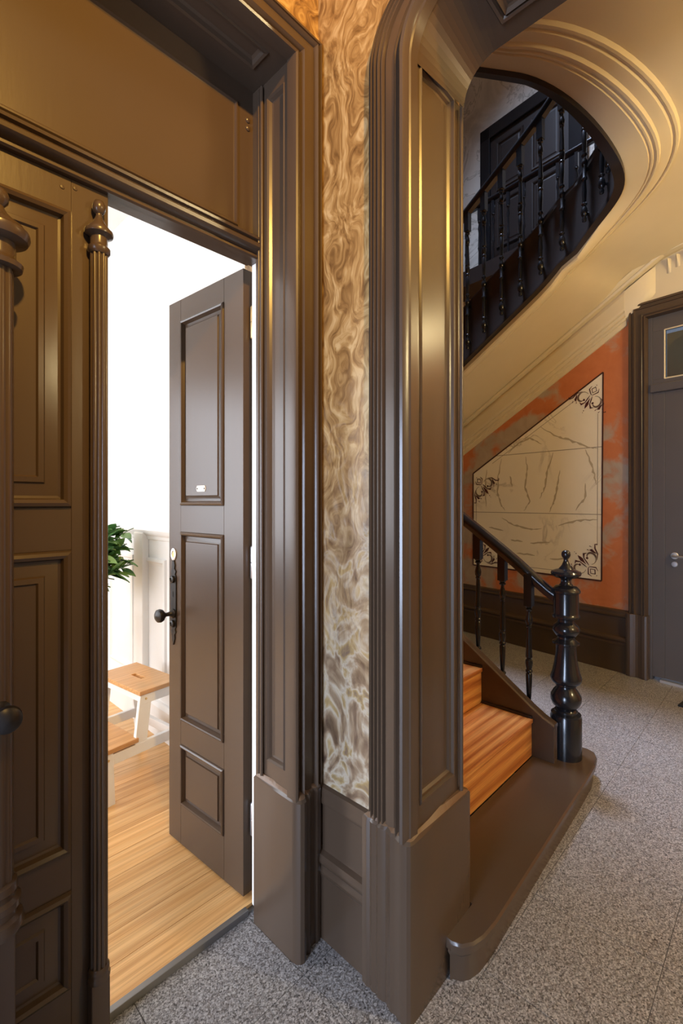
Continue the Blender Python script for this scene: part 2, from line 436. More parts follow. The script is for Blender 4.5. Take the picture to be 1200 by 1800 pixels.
# reveal lining: right jamb, left jamb, soffit, each a moulded panel
pst = [(0, 0), (0.004, 0.004), (0.009, -0.002), (0.014, -0.011), (0.02, -0.013)]
fR = lambda y, z, d: (JX - d, y, z)
q = M(); q.panel(fR, 1.195, 1.290, 0.575, 2.815, pst)
q.add([fR(1.139, 0.5, 0), fR(1.195, 0.5, 0), fR(1.195, 2.872, 0), fR(1.139, 2.872, 0)], [(0, 1, 2, 3)])
q.add([fR(1.290, 0.5, 0), fR(1.31, 0.5, 0), fR(1.31, 2.872, 0), fR(1.290, 2.872, 0)], [(0, 1, 2, 3)])
q.add([fR(1.195, 0.5, 0), fR(1.29, 0.5, 0), fR(1.29, 0.575, 0), fR(1.195, 0.575, 0)], [(0, 1, 2, 3)])
q.add([fR(1.195, 2.815, 0), fR(1.29, 2.815, 0), fR(1.29, 2.872, 0), fR(1.195, 2.872, 0)], [(0, 1, 2, 3)])
q.build('reveal_panel', 'brown_paint', tr2)
fS = lambda x, y, d: (x, y, 2.872 - d)
q = M(); q.panel(fS, 0.055, 0.925, 1.20, 1.285, [(0, 0), (0.004, 0.006), (0.012, 0.004), (0.016, -0.008), (0.024, -0.012)])
for x0, x1, y0, y1 in ((-0.005, JX, 1.139, 1.20), (-0.005, JX, 1.285, 1.40), (-0.005, 0.055, 1.20, 1.285), (0.925, JX, 1.20, 1.285)):
    q.add([fS(x0, y0, 0), fS(x1, y0, 0), fS(x1, y1, 0), fS(x0, y1, 0)], [(0, 1, 2, 3)])
q.build('soffit_panel', 'brown_paint', tr2)
M().box(-0.02, -0.005, 1.139, 1.385, 0, 2.872).build('reveal_panel', 'brown_paint', tr2)
# door frame with beads at the back of the reveal
for x0, x1 in ((JX - 0.008, 1.02), (-0.04, 0.003)):
    M().box(x0, x1, 1.31, 1.345, 0.02, 2.29).build('door_frame', 'brown_paint', tr2, 0.004)
    M().box(x0, x1, 1.31, 1.40, 2.288, 2.872).build('door_frame', 'brown_paint', tr2, 0.004)
M().tube([(JX - 0.008, 1.309, 0.52), (JX - 0.008, 1.309, 2.86)], 0.006, 8).build('frame_bead', 'brown_paint', tr2, smooth=60)
M().tube([(JX - 0.008, 1.326, 0.52), (JX - 0.008, 1.326, 2.86)], 0.004, 8).build('frame_bead', 'brown_paint', tr2, smooth=60)
M().box(0.995, 1.10, 1.345, 1.392, 0.02, 3.0).build('room_side_casing', 'white_paint', tr2, 0.004)


def plinth(name, foot, z0, z1, parent, wob=0.0):
    """solid block on a footprint polygon with a chipped, rounded top edge"""
    q = M(); n_ = len(foot); cx = sum(p[0] for p in foot) / n_; cy = sum(p[1] for p in foot) / n_
    rows = []
    for z, ins in ((z0, 0), (z1 - 0.016, 0), (z1 - 0.008, 0.004), (z1 - 0.003, 0.012), (z1 + 0.006, 0.030)):
        rw = []
        for i, p in enumerate(foot):
            dx, dy = cx - p[0], cy - p[1]; l_ = hypot(dx, dy); w_ = ins + (wob * random.random() if ins > 0 else 0)
            rw.append((p[0] + dx / l_ * w_, p[1] + dy / l_ * w_, z))
        rows.append(rw)
    q.grid(rows[:3], close_u=True, cap0=True, cap1=True)
    p = q.build(name, 'brown_paint', parent, smooth=30)
    q = M().grid(rows[2:], close_u=True, cap0=True, cap1=True); q.build('plinth_ledge', 'brown_edge', parent, smooth=30)
    return p


fp = [(1.0, 1.345), (0.970, 1.345), (0.970, 1.29), (0.970, 1.20), (0.970, 1.145), (0.973, 1.127), (0.982, 1.115), (0.995, 1.111), (1.005, 1.114), (1.010, 1.124), (1.016, 1.128), (1.026, 1.121), (1.035, 1.126), (1.045, 1.136),
      (1.062, 1.138), (1.07, 1.132), (1.085, 1.134), (1.095, 1.14), (1.10, 1.20), (1.08, 1.28)]
plinth('plinth', fp, 0, 0.518, tr2, 0.005)
plinth('plinth', [(-0.02, 1.345), (0.01, 1.345), (0.01, 1.12), (-0.03, 1.115), (-0.12, 1.13), (-0.13, 1.17)], 0, 0.512, tr2)

# threshold strip
th = tag(M().hexa([(-0.01, 1.378, 0), (0.972, 1.378, 0), (0.972, 1.398, 0), (-0.01, 1.398, 0)], [(-0.01, 1.379, 0.022), (0.972, 1.379, 0.022), (0.972, 1.398, 0.024), (-0.01, 1.398, 0.024)]).build('threshold_strip', 'dull_steel', None, 0.0015),
         'brushed metal threshold strip between granite floor and pine planks', 'threshold strip')

# ---- transom: bar and blind panel over the doors
tr3 = empty('trim_3'); tag(tr3, 'blind brown transom panel with moulded bar above the double door', 'transom', 'structure')
TY = 1.36
fT = lambda x, z, d: (x, TY - d, z)
tprof = [(0.0, 2.285), (0.022, 2.285), (0.028, 2.289), (0.028, 2.296), (0.020, 2.299), (0.020, 2.304), (0.034, 2.307), (0.046, 2.316), (0.048, 2.326), (0.040, 2.334), (0.030, 2.336), (0.030, 2.342), (0.040, 2.345), (0.042, 2.352), (0.034, 2.358), (0.022, 2.360), (0.020, 2.366), (0.012, 2.370), (0.008, 2.376), (0.0, 2.378)]
M().grid([[fT(x, z, d) for d, z in tprof] for x in (0.0, 0.98)]).build('transom_bar', 'brown_paint', tr3, smooth=30)
M().box(0.0, 0.98, TY - 0.001, 1.40, 2.285, 2.376).build('transom_rail', 'brown_paint', tr3)
q = M(); q.panel(fT, 0.064, 0.916, 2.382, 2.805, [(0, 0.0), (0.003, 0.004), (0.008, 0.004), (0.012, -0.003), (0.016, -0.004)])
q.build('transom_panel', 'brown_paint', tr3)
for x0, x1, z0, z1 in ((0.0, 0.98, 2.805, 2.872), (0.0, 0.064, 2.374, 2.805), (0.916, 0.98, 2.374, 2.805)):
    M().box(x0, x1, TY, 1.40, z0, z1).build('transom_frame', 'brown_paint', tr3)
M().box(0.0, 0.98, TY + 0.012, 1.40, 2.376, 2.81).build('transom_backing', 'brown_paint', tr3)
for z in (2.735, 2.763):
    M().lathe([(0.0, 0.0), (0.009, 0.0), (0.009, 0.003), (0.006, 0.006), (0.0, 0.007)], seg=14).build('bolt_head', 'brown_paint', tr3, smooth=40)
    o = COL.objects[-1]; o.rotation_euler = (pi / 2, 0, 0); o.location = (0.955, TY, z)

# ================================================================== DOOR LEAVES
RZ = [(0.0, 0.165), (0.415, 0.515), (1.295, 1.405), (2.17, 2.26)]
PST_F = [(0, 0.0), (0.002, 0.005), (0.007, 0.008), (0.012, 0.006), (0.015, -0.003), (0.018, -0.010), (0.024, -0.010), (0.038, -0.004), (0.040, 0.001), (0.044, 0.001)]


PST_L = [(0, 0.0), (0.004, 0.010), (0.012, 0.014), (0.020, 0.009), (0.024, -0.004), (0.030, -0.006), (0.060, 0.000), (0.064, 0.006), (0.076, 0.008), (0.080, 0.002), (0.09, 0.002)]


def leaf(name, sgn, loc, rz, steps):
    """panelled door leaf; local x from the hinge (sign sgn), front at -y"""
    w, th_, st = 0.502, 0.042, 0.105
    e = empty(name, loc, rz)
    X = lambda a: sgn * a
    def b(nm, a0, a1, z0, z1):
        q = M().box(min(X(a0), X(a1)), max(X(a0), X(a1)), 0, th_, z0, z1); return q.build(nm, 'brown_paint', e, 0.0015)
    b('stile', 0, st + 0.010, 0, 2.26); b('stile', w - st + 0.014, w, 0, 2.26)
    for z0, z1 in RZ: b('rail', st + 0.010, w - st + 0.014, z0, z1)
    for (z0, z1) in ((0.165, 0.415), (0.515, 1.295), (1.405, 2.17)):
        q = M()
        for yy, s2 in ((0.0, -1), (th_, 1)):
            q.panel(lambda a, z, d: (X(a), yy + s2 * d, z), st + 0.010, w - st + 0.014, z0, z1, steps)
        q.build('panel', 'brown_paint', e, smooth=25)
    return e


dl = leaf('door_1', 1, (-0.008, 1.352, 0.03), 0, PST_L); tag(dl, 'closed dark brown panelled door leaf with fluted edge column on the left', 'door', 'structure')
dr = leaf('door_2', -1, (0.986, 1.430, 0.03), radians(-86.4), PST_F); tag(dr, 'brown panelled door leaf standing open into the white room', 'door', 'structure')


def column(name, c, r, z0, z1, parent, ball=True):
    """reeded half-round column: block, base rings, shaft, capital rings, ball"""
    q = M(); seg = 100
    def ringr(j, rr): return rr * (0.80 + 0.22 * abs(cos(5 * 2 * pi * j / seg)))
    rows = [[(c[0] + ringr(j, r) * cos(2 * pi * j / seg), c[1] + ringr(j, r) * sin(2 * pi * j / seg), z) for j in range(seg)] for z in (z0, z1)]
    q.grid(rows, close_u=True, cap0=True, cap1=True)
    q.build('column_shaft', 'brown_paint', parent, smooth=30)
    q = M(); R = r
    q.lathe([(R * 1.05, z1 - 0.01), (R * 1.28, z1 - 0.004), (R * 1.3, z1 + 0.006), (R * 1.05, z1 + 0.012), (R * 1.0, z1 + 0.016), (R * 0.98, z1 + 0.034), (R * 1.2, z1 + 0.038), (R * 1.6, z1 + 0.042), (R * 1.66, z1 + 0.047), (R * 1.6, z1 + 0.052), (R * 1.3, z1 + 0.055), (R * 1.25, z1 + 0.06), (R * 0.8, z1 + 0.072), (R * 0.45, z1 + 0.086), (R * 0.34, z1 + 0.094), (R * 0.36, z1 + 0.098), (R * 0.6, z1 + 0.102), (R * 0.76, z1 + 0.112), (R * 0.74, z1 + 0.122), (R * 0.55, z1 + 0.131), (R * 0.2, z1 + 0.136)], (c[0], c[1], 0))
    q.build('finial', 'brown_paint', parent, smooth=40)
    q = M().lathe([(R * 1.0, z0 - 0.02), (R * 1.25, z0 - 0.018), (R * 1.3, z0 - 0.008), (R * 1.15, z0 - 0.001), (R * 1.2, z0 + 0.004), (R * 1.2, z0 + 0.012), (R * 1.02, z0 + 0.018)], (c[0], c[1], 0))
    q.build('base_ring', 'brown_paint', parent, smooth=40)


column('edge_column', (0.472, -0.018, 0), 0.0215, 0.175, 2.085, dl)
M().box(0.448, 0.4945, -0.036, 0.0, 0.0, 0.158).build('column_block', 'brown_paint', dl, 0.003)
for x, z in ((0.36 + 0.03, 2.225), (0.42, 2.235)):
    M().lathe([(0.0, 0), (0.006, 0), (0.005, 0.002), (0.0, 0.0025)], seg=12).build('peg', 'brown_paint', dl)
    o = COL.objects[-1]; o.rotation_euler = (pi / 2, 0, 0); o.location = (x, 0, z)

# hardware of the open leaf (local x negative from the hinge)
def knob(parent, x, z, y0=-0.004, mat='black_iron'):
    q = M().lathe([(0.0, 0.0), (0.02, 0.0), (0.02, 0.005), (0.013, 0.012), (0.009, 0.02), (0.008, 0.034), (0.014, 0.042), (0.024, 0.05), (0.028, 0.06), (0.026, 0.07), (0.017, 0.077), (0.0, 0.08)], seg=28)
    o = q.build('knob', mat, parent, smooth=40); o.rotation_euler = (pi / 2, 0, 0); o.location = (x, y0, z); return o


def esc(parent, x, z0, z1, mat='black_iron'):
    w = 0.02
    poly = [(-w, z0), (w, z0), (w, z1), (w * 0.75, z1 + 0.008), (w * 0.95, z1 + 0.02), (w * 0.45, z1 + 0.03), (w * 0.6, z1 + 0.045), (0, z1 + 0.075), (-w * 0.6, z1 + 0.045), (-w * 0.45, z1 + 0.03), (-w * 0.95, z1 + 0.02), (-w * 0.75, z1 + 0.008), (-w, z1),
            (-w, z0), (-w * 0.75, z0 - 0.008), (-w * 0.95, z0 - 0.02), (-w * 0.45, z0 - 0.03), (-w * 0.6, z0 - 0.045), (0, z0 - 0.075), (w * 0.6, z0 - 0.045), (w * 0.45, z0 - 0.03), (w * 0.95, z0 - 0.02), (w * 0.75, z0 - 0.008), (w, z0)]
    q = M()
    q.hexa([(x - w, 0, z0), (x + w, 0, z0), (x + w, 0, z1), (x - w, 0, z1)], [(x - w, -0.005, z0), (x + w, -0.005, z0), (x + w, -0.005, z1), (x - w, -0.005, z1)])
    for zz, s in ((z1, 1), (z0, -1)):
        pl = [(-w, 0), (w, 0), (w * 0.6, 0.010), (w * 0.95, 0.022), (w * 0.4, 0.034), (w * 0.55, 0.05), (0, 0.078), (-w * 0.55, 0.05), (-w * 0.4, 0.034), (-w * 0.95, 0.022), (-w * 0.6, 0.010)]
        q.hexa([(x + a, 0, zz + s * b_) for a, b_ in pl], [(x + a, -0.005, zz + s * b_) for a, b_ in pl])
    p = q.build('escutcheon', mat, parent)
    for zz in (z1 - 0.012, z0 + 0.012):
        o = M().lathe([(0.0, 0), (0.0145, 0), (0.0155, 0.004), (0.0145, 0.01), (0.008, 0.013), (0.006, 0.009), (0.0, 0.009)], seg=18).build('boss', 'steel' if False else mat, p, smooth=40)
        o.rotation_euler = (pi / 2, 0, 0); o.location = (x, -0.004, zz)
    M().box(x - 0.004, x + 0.004, -0.0055, -0.003, (z0 + z1) / 2 + 0.02, (z0 + z1) / 2 + 0.042).build('keyhole', 'rubber_mat', p)
    return p


esc(dr, -0.462, 0.895, 1.105); knob(dr, -0.462, 0.95)
o = M().lathe([(0.012, 0), (0.025, 0.0), (0.025, 0.004), (0.021, 0.006), (0.014, 0.005), (0.012, 0.002)], seg=24, cap=False).build('cylinder_rose', 'steel', dr, smooth=40); o.rotation_euler = (pi / 2, 0, 0); o.location = (-0.464, 0, 1.198); o.scale = (0.8, 1.05, 1)
o = M().lathe([(0, 0), (0.012, 0.0), (0.012, 0.003), (0, 0.003)], seg=16).build('lock_cylinder', 'brass', dr); o.rotation_euler = (pi / 2, 0, 0); o.location = (-0.464, 0, 1.198)
q = M(); wv, hv = 0.026, 0.012
q.prism([(-wv, -hv), (wv, -hv), (wv + 0.006, 0), (wv, hv), (-wv, hv), (-wv - 0.006, 0)], lambda a, z, d: (-0.262 + a, -0.001 - d, 1.472 + z), 0, 0.002)
pl = q.build('number_plate', 'white_enamel', dr)
for a in (-0.024, 0.024):
    M().box(-0.262 + a - 0.003, -0.262 + a + 0.003, -0.0045, -0.003, 1.469, 1.475).build('screw', 'black_iron', pl)
for z in (0.27, 1.20, 2.07):
    h = M().lathe([(0.0, -0.06), (0.007, -0.06), (0.011, -0.055), (0.011, -0.002), (0.009, 0.0), (0.011, 0.002), (0.011, 0.055), (0.007, 0.06), (0, 0.06)], seg=14).build('hinge', 'brass' if z > 2 else 'steel', dr, smooth=40)
    h.location = (0.014, 0.034, z)
M().box(-0.506, -0.5025, 0.008, 0.034, 0.88, 1.12).build('lock_face', 'steel', dr)

# turned post with a ring base at the left edge of the frame
po = empty('turned_post', (0.226, 1.245, 0)); tag(po, 'thick reeded brown post with turned rings and black knob at far left edge', 'post')
q = M(); seg = 48; R = 0.030
q.grid([[(R * (0.9 + 0.1 * abs(cos(8 * pi * j / seg))) * cos(2 * pi * j / seg), R * (0.9 + 0.1 * abs(cos(8 * pi * j / seg))) * sin(2 * pi * j / seg), z) for j in range(seg)] for z in (0.60, 1.98)], close_u=True, cap0=True, cap1=True)
q.build('post_shaft', 'brown_paint', po, smooth=30)
M().lathe([(0.032, 1.955), (0.046, 1.957), (0.048, 1.967), (0.036, 1.976), (0.034, 1.984), (0.034, 2.012), (0.056, 2.018), (0.061, 2.028), (0.060, 2.038), (0.052, 2.044), (0.05, 2.05), (0.036, 2.06), (0.02, 2.075), (0.013, 2.086), (0.012, 2.09), (0.02, 2.10), (0.022, 2.112), (0.018, 2.124), (0.006, 2.132)]).build('finial', 'brown_paint', po, smooth=40)
M().lathe([(0.03, 0.52), (0.045, 0.522), (0.05, 0.535), (0.046, 0.55), (0.036, 0.556), (0.036, 0.568), (0.043, 0.574), (0.043, 0.588), (0.034, 0.594), (0.034, 0.604), (0.038, 0.61), (0.036, 0.625), (0.03, 0.63)]).build('base_ring', 'brown_paint', po, smooth=40)
M().box(-0.028, 0.028, -0.028, 0.028, 0, 0.52).build('post_foot', 'brown_paint', po, 0.003)
knob(po, 0.0, 1.006, -0.026)

# ================================================================== ARCH
tr4 = empty('trim_4'); tag(tr4, 'dark brown reeded arch casing with panelled jamb and tall plinth', 'arch casing', 'structure')
BX, AYJ = 1.11, 0.785


def arc_path(yj, zs, r, n=14, yend=-0.52, z0=0.5):
    pts = [(yj, z0), (yj, zs)]
    for i in range(1, n + 1):
        a = (pi / 2) * i / n; pts.append((yj - r + r * cos(a), zs + r * sin(a)))
    pts.append((yend, zs + r)); return pts


inner = arc_path(0.772, 2.69, 0.17); outer = arc_path(0.932, 2.75, 0.20)
aprof = [(0.0, 0.0), (0.0, 0.012), (0.03, 0.02), (0.055, 0.013), (0.065, 0.013), (0.09, 0.026), (0.115, 0.028), (0.14, 0.016), (0.16, 0.016), (0.185, 0.029), (0.21, 0.03), (0.235, 0.018), (0.255, 0.018), (0.28, 0.03), (0.305, 0.03), (0.33, 0.02),
         (0.36, 0.028), (0.39, 0.028), (0.415, 0.014), (0.43, 0.02), (0.44, 0.022), (0.64, 0.024), (0.655, 0.016), (0.675, 0.02), (0.70, 0.034), (0.725, 0.036), (0.755, 0.024), (0.785, 0.022), (0.81, 0.03), (0.84, 0.044), (0.885, 0.05), (0.93, 0.047), (0.965, 0.036), (0.975, 0.026), (1.0, 0.022), (1.0, -0.01)]
q = M(); q.grid([[(BX - h_, lerp(o_[0], i_[0], f_), lerp(o_[1], i_[1], f_)) for f_, h_ in aprof] for o_, i_ in zip(outer, inner)])
q.build('arch_casing', 'brown_paint', tr4, smooth=32)
# reveal: loft from the front edge to the back edge, with a back bead
inb = arc_path(0.782, 2.742, 0.118)
rows = []
for fx_, xx in ((0.0, 1.09), (0.0, 1.105), (0.1, 1.13), (0.86, 1.348), (0.86, 1.352), (1.0, 1.372), (1.0, 1.40)):
    pass
for i_, b_ in zip(inner, inb):
    rows.append([(x_, lerp(i_[0], b_[0], t_) + dy, lerp(i_[1], b_[1], t_) + dz) for x_, t_, dy, dz in ((1.088, 0, 0, 0), (1.133, 0.14, 0, 0), (1.345, 0.85, 0, 0), (1.40, 1, 0, 0))])
q = M()
for i in range(len(rows) - 1):
    if i == 0: continue
    q.grid(rows[i:i + 2])
# straight jamb: plain margins round a sunk moulded panel
q.build('arch_reveal', 'brown_paint', tr4, smooth=30)
fJ = lambda x, z, d: (x, AYJ - 0.008 - d + (x - 1.09) * 0.03, z)
ZT = 2.66
q = M()
q.panel(fJ, 1.138, 1.342, 0.575, 2.735, [(0, 0), (0.005, 0.005), (0.010, 0.004), (0.014, -0.004), (0.020, -0.006), (0.026, -0.013), (0.034, -0.014)])
for x0, x1, z0, z1 in ((1.086, 1.138, 0.5, 2.735), (1.342, 1.40, 0.5, 2.735), (1.138, 1.342, 0.5, 0.575)):
    q.add([fJ(x0, z0, 0), fJ(x1, z0, 0), fJ(x1, z1, 0), fJ(x0, z1, 0)], [(0, 1, 2, 3)])
q.build('jamb_panel', 'brown_paint', tr4)
M().tube([(1.372, 0.776, 0.52), (1.372, 0.776, 2.72)], 0.006, 8).build('jamb_bead', 'brown_paint', tr4, smooth=60)
# head soffit with a moulded panel
fH = lambda x, y, d: (x, y, 2.860 - d)
q = M(); q.panel(fH, 1.175, 1.335, -0.42, 0.625, [(0, 0.001), (0.006, 0.010), (0.014, 0.008), (0.018, 0.001), (0.026, 0.012), (0.034, 0.004), (0.04, 0.001)])
q.build('soffit_panel', 'brown_paint', tr4)
M().box(1.085, 1.42, -0.58, -0.51, 0.0, 2.87).build('far_jamb', 'brown_paint', tr4, 0.004)
ft = [(1.14, 0.945), (1.079, 0.945), (1.078, 0.935), (1.075, 0.925), (1.079, 0.915), (1.075, 0.905), (1.078, 0.89), (1.073, 0.88), (1.075, 0.862), (1.079, 0.855), (1.074, 0.845), (1.068, 0.83), (1.071, 0.815), (1.066, 0.80), (1.064, 0.785), (1.067, 0.772), (1.075, 0.764), (1.088, 0.762),
      (1.12, 0.762), (1.20, 0.763), (1.30, 0.764), (1.395, 0.766), (1.413, 0.768), (1.421, 0.78), (1.421, 0.80), (1.40, 0.85)]
plinth('plinth', ft, 0, 0.514, tr4, 0.006)

# ---- baseboards
bb = empty('baseboard_right'); tag(bb, 'dark brown stepped baseboard below the marbled wall strip', 'baseboard', 'structure')
bprof = [(0.0, 0.0), (0.030, 0.0), (0.030, 0.205), (0.036, 0.215), (0.040, 0.228), (0.034, 0.238), (0.034, 0.246), (0.046, 0.256), (0.05, 0.27), (0.042, 0.285), (0.018, 0.292), (0.015, 0.30), (0.015, 0.44), (0.026, 0.446), (0.03, 0.458), (0.024, 0.47), (0.026, 0.48), (0.02, 0.498), (0.0, 0.503)]
M().grid([[(BX - d * 0.62, y, z) for d, z in bprof] for y in (0.93, 1.155)]).build('base_moulding', 'brown_paint', bb, smooth=30)
bc = empty('baseboard_back'); tag(bc, 'tall dark brown stepped baseboard along the far terracotta wall', 'baseboard', 'structure')
cprof = [(d, z * 0.53 / 0.503) for d, z in bprof]
M().grid([[WC(s, z, d) for d, z in cprof] for s in (-0.0, 3.4)]).build('base_moulding', 'brown_paint', bc, smooth=30)

# ================================================================== STAIRS, first flight
S1 = empty('staircase', (0, 0, 0)); tag(S1, 'lower stair flight with reddish wood treads and brown curtail step', 'staircase')
# curtail step
def curtail(z):
    o_ = [(1.425, 0.99), (1.425, 0.80), (1.425, 0.772)]
    o_ += [(1.262, 0.772), (1.256, 0.745), (1.270, 0.715), (1.300, 0.694), (1.345, 0.682), (1.42, 0.678), (1.9, 0.695), (2.4, 0.712), (2.60, 0.722), (2.69, 0.738), (2.735, 0.762), (2.752, 0.80), (2.748, 0.85), (2.72, 0.90), (2.66, 0.93), (2.60, 0.945), (2.60, 0.99)]
    return o_
def offs(poly, d, cx=2.0, cy=0.86):
    r = []
    n_ = len(poly)
    for i, p in enumerate(poly):
        a, b_ = poly[i - 1], poly[(i + 1) % n_]
        tx, ty = b_[0] - a[0], b_[1] - a[1]; l_ = hypot(tx, ty) or 1
        r.append((p[0] - ty / l_ * d, p[1] + tx / l_ * d))
    return r
po_ = curtail(0)
def level(z, d): return [(p[0], p[1], z) for p in offs(po_, d)]
q = M(); q.grid([level(0, 0.018), level(0.075, 0.018), level(0.083, 0.012), level(0.092, 0.012), level(0.097, 0.0), level(0.118, 0.0), level(0.125, 0.006)], close_u=True, cap0=True, cap1=True)
q.build('curtail_step', 'brown_paint', S1, smooth=35)
NR = 9; RI = 0.196; GO = 0.283; Y0 = 0.985
for k_ in range(NR):
    z0 = 0.125 + RI * k_; y0 = Y0 + GO * k_
    M().box(0, 1.052, 0, 0.02, 0, RI - 0.02).build('riser', 'stair_wood', S1, 0.0015, loc=(1.42, y0 + 0.004, z0))
    M().box(0, 1.052, -0.004, GO + 0.006, 0, 0.022).build('tread', 'stair_wood', S1, 0.003, loc=(1.42, y0, z0 + RI - 0.022))
    # black scotia strip where tread meets string
    M().box(0, 0.012, 0.0, GO, 0, 0.014).build('string_bead', 'dark_string', S1, 0.003, loc=(2.458, y0, z0 + RI))
ys = lambda y: 0.369 + 0.70 * (y - 0.992)
ytop = Y0 + GO * NR
poly = [(0.875, 0.125), (0.99, 0.125), (0.99, 0.0), (ytop, 0.0), (ytop, ys(ytop)), (0.992, ys(0.992)), (0.93, 0.33), (0.875, 0.305)]
M().prism(poly, lambda y, z, d: (2.470 + d, y, z), 0, 0.042).build('string_board', 'brown_paint', S1, 0.002)
sy = [0.875, 0.93, 0.992, ytop]; sz = [0.305, 0.33, ys(0.992), ys(ytop)]
M().grid([[(2.462, y, z - 0.004), (2.462, y, z + 0.010), (2.47, y, z + 0.016), (2.512, y, z + 0.016), (2.52, y, z + 0.010), (2.52, y, z - 0.004)] for y, z in zip(sy, sz)], close_u=True, cap0=True, cap1=True).build('string_cap', 'brown_paint', S1, smooth=30)
M().box(1.42, 2.51, ytop, ytop + 1.1, 0.125 + RI * NR - 0.2, 0.125 + RI * NR).build('landing', 'stair_wood', S1)

# ---- balustrade 1
B1 = empty('balustrade', (2.60, 0.862, 0.125)); tag(B1, 'black turned newel post with handrail and balusters on lower flight', 'balustrade')
npf = [(0.076, 0.0), (0.076, 0.205), (0.072, 0.212), (0.072, 0.222), (0.056, 0.230), (0.056, 0.238), (0.048, 0.246), (0.05, 0.252), (0.066, 0.268), (0.075, 0.292), (0.074, 0.315), (0.06, 0.340), (0.048, 0.355), (0.046, 0.365), (0.052, 0.370), (0.052, 0.376), (0.066, 0.382), (0.075, 0.395), (0.076, 0.41), (0.066, 0.44), (0.056, 0.49), (0.050, 0.54), (0.049, 0.575),
       (0.05, 0.58), (0.066, 0.586), (0.066, 0.594), (0.05, 0.604), (0.042, 0.612), (0.042, 0.622), (0.05, 0.628), (0.058, 0.64), (0.066, 0.652), (0.067, 0.664), (0.060, 0.68), (0.046, 0.692), (0.04, 0.70), (0.04, 0.712), (0.05, 0.716), (0.066, 0.722), (0.068, 0.732), (0.062, 0.74), (0.061, 0.745), (0.061, 0.848),
       (0.068, 0.852), (0.070, 0.862), (0.066, 0.870), (0.05, 0.886), (0.034, 0.89), (0.026, 0.90), (0.024, 0.915), (0.03, 0.925), (0.05, 0.93), (0.07, 0.942), (0.074, 0.952), (0.07, 0.962), (0.05, 0.97), (0.036, 0.974), (0.022, 0.992), (0.013, 1.012), (0.011, 1.022), (0.013, 1.03), (0.020, 1.038), (0.0225, 1.05), (0.020, 1.062), (0.012, 1.070), (0.0, 1.073)]
M().lathe(npf, seg=40).build('newel_post', 'black_paint', B1, smooth=35)


def handrail(pts, parent, name='handrail', w=0.030, h=0.028):
    from mathutils import Vector
    sec = [(-w, -h * 0.35), (-w * 0.7, -h), (w * 0.7, -h), (w, -h * 0.35), (w * 1.12, h * 0.1), (w * 1.0, h * 0.55), (w * 0.55, h), (-w * 0.55, h), (-w * 1.0, h * 0.55), (-w * 1.12, h * 0.1)]
    P = [Vector(p) for p in pts]; rows = []
    for i, p in enumerate(P):
        t = (P[min(i + 1, len(P) - 1)] - P[max(i - 1, 0)]); t.normalize()
        a = t.cross(Vector((0, 0, 1))); a.normalize(); b = a.cross(t)
        rows.append([tuple(p + a * u + b * v_) for u, v_ in sec])
    return M().grid(rows, close_u=True, cap0=True, cap1=True).build(name, 'black_paint', parent, smooth=40)


def off(p): return (p[0] - 2.60, p[1] - 0.862, p[2] - 0.125)
rail1 = [(2.60, 0.905, 0.945), (2.59, 0.95, 0.975), (2.575, 1.0, 1.02), (2.565, 1.05, 1.065), (2.56, 1.10, 1.108), (2.556, 1.18, 1.170), (2.555, 1.30, 1.258), (2.555, 1.435, 1.352)] + [(2.555, 1.435 + d, 1.352 + 0.70 * d) for d in (0.5, 1.0, 1.6, 2.0)]
handrail([off(p) for p in rail1], B1)
def raily(y):
    for a, b_ in zip(rail1, rail1[1:]):
        if a[1] <= y <= b_[1]: return lerp(a[2], b_[2], (y - a[1]) / (b_[1] - a[1]))
    return rail1[-1][2]
# baluster, origin at its top under the rail; turned below a square block
def baluster_mesh(long):
    q = M(); q.box(-0.021, 0.021, -0.021, 0.021, -0.135, 0.045)
    p = [(0.020, -0.135), (0.017, -0.142), (0.012, -0.146), (0.018, -0.150), (0.018, -0.157), (0.010, -0.163), (0.009, -0.172), (0.016, -0.195), (0.019, -0.21), (0.017, -0.228), (0.011, -0.238), (0.015, -0.242), (0.015, -0.248), (0.011, -0.252), (0.013, -0.30), (0.016, -0.38), (0.018, -0.412), (0.013, -0.418), (0.013, -0.424),
         (0.019, -0.43), (0.0195, -0.445), (0.0165, -0.465), (0.013, -0.478), (0.018, -0.484), (0.018, -0.492), (0.0125, -0.498), (0.017, -0.505), (0.015, -0.57), (0.011, -0.645), (0.019, -0.652), (0.019, -0.66), (0.010, -0.668), (0.012, -0.68), (0.019, -0.70), (0.020, -0.712), (0.016, -0.728), (0.010, -0.735)]
    if long:
        p += [(0.013, -0.742), (0.012, -0.80), (0.018, -0.808), (0.018, -0.816), (0.011, -0.824), (0.015, -0.90), (0.012, -0.97), (0.019, -0.978), (0.010, -0.99), (0.019, -1.01), (0.0215, -1.03), (0.018, -1.05), (0.010, -1.06), (0.015, -1.075), (0.013, -1.09), (0.0, -1.098)]
    else:
        p += [(0.011, -0.75), (0.011, -0.80), (0.0, -0.81)]
    q.lathe(p, seg=14)
    return q
bs = None
for i in range(9):
    y = 1.038 + 0.1495 * i; z = raily(y) - 0.028
    if i == 0:
        bs = baluster_mesh(False).build('baluster', 'black_paint', B1, smooth=40); o = bs
    else:
        o = bs.copy(); COL.objects.link(o)
    o.location = off((2.556, y, z - 0.005))
    M().tube([off((2.51, y, ys(y) - 0.07)), off((2.55, y, ys(y) - 0.07))], 0.008, 8).build('bracket', 'black_paint', B1)

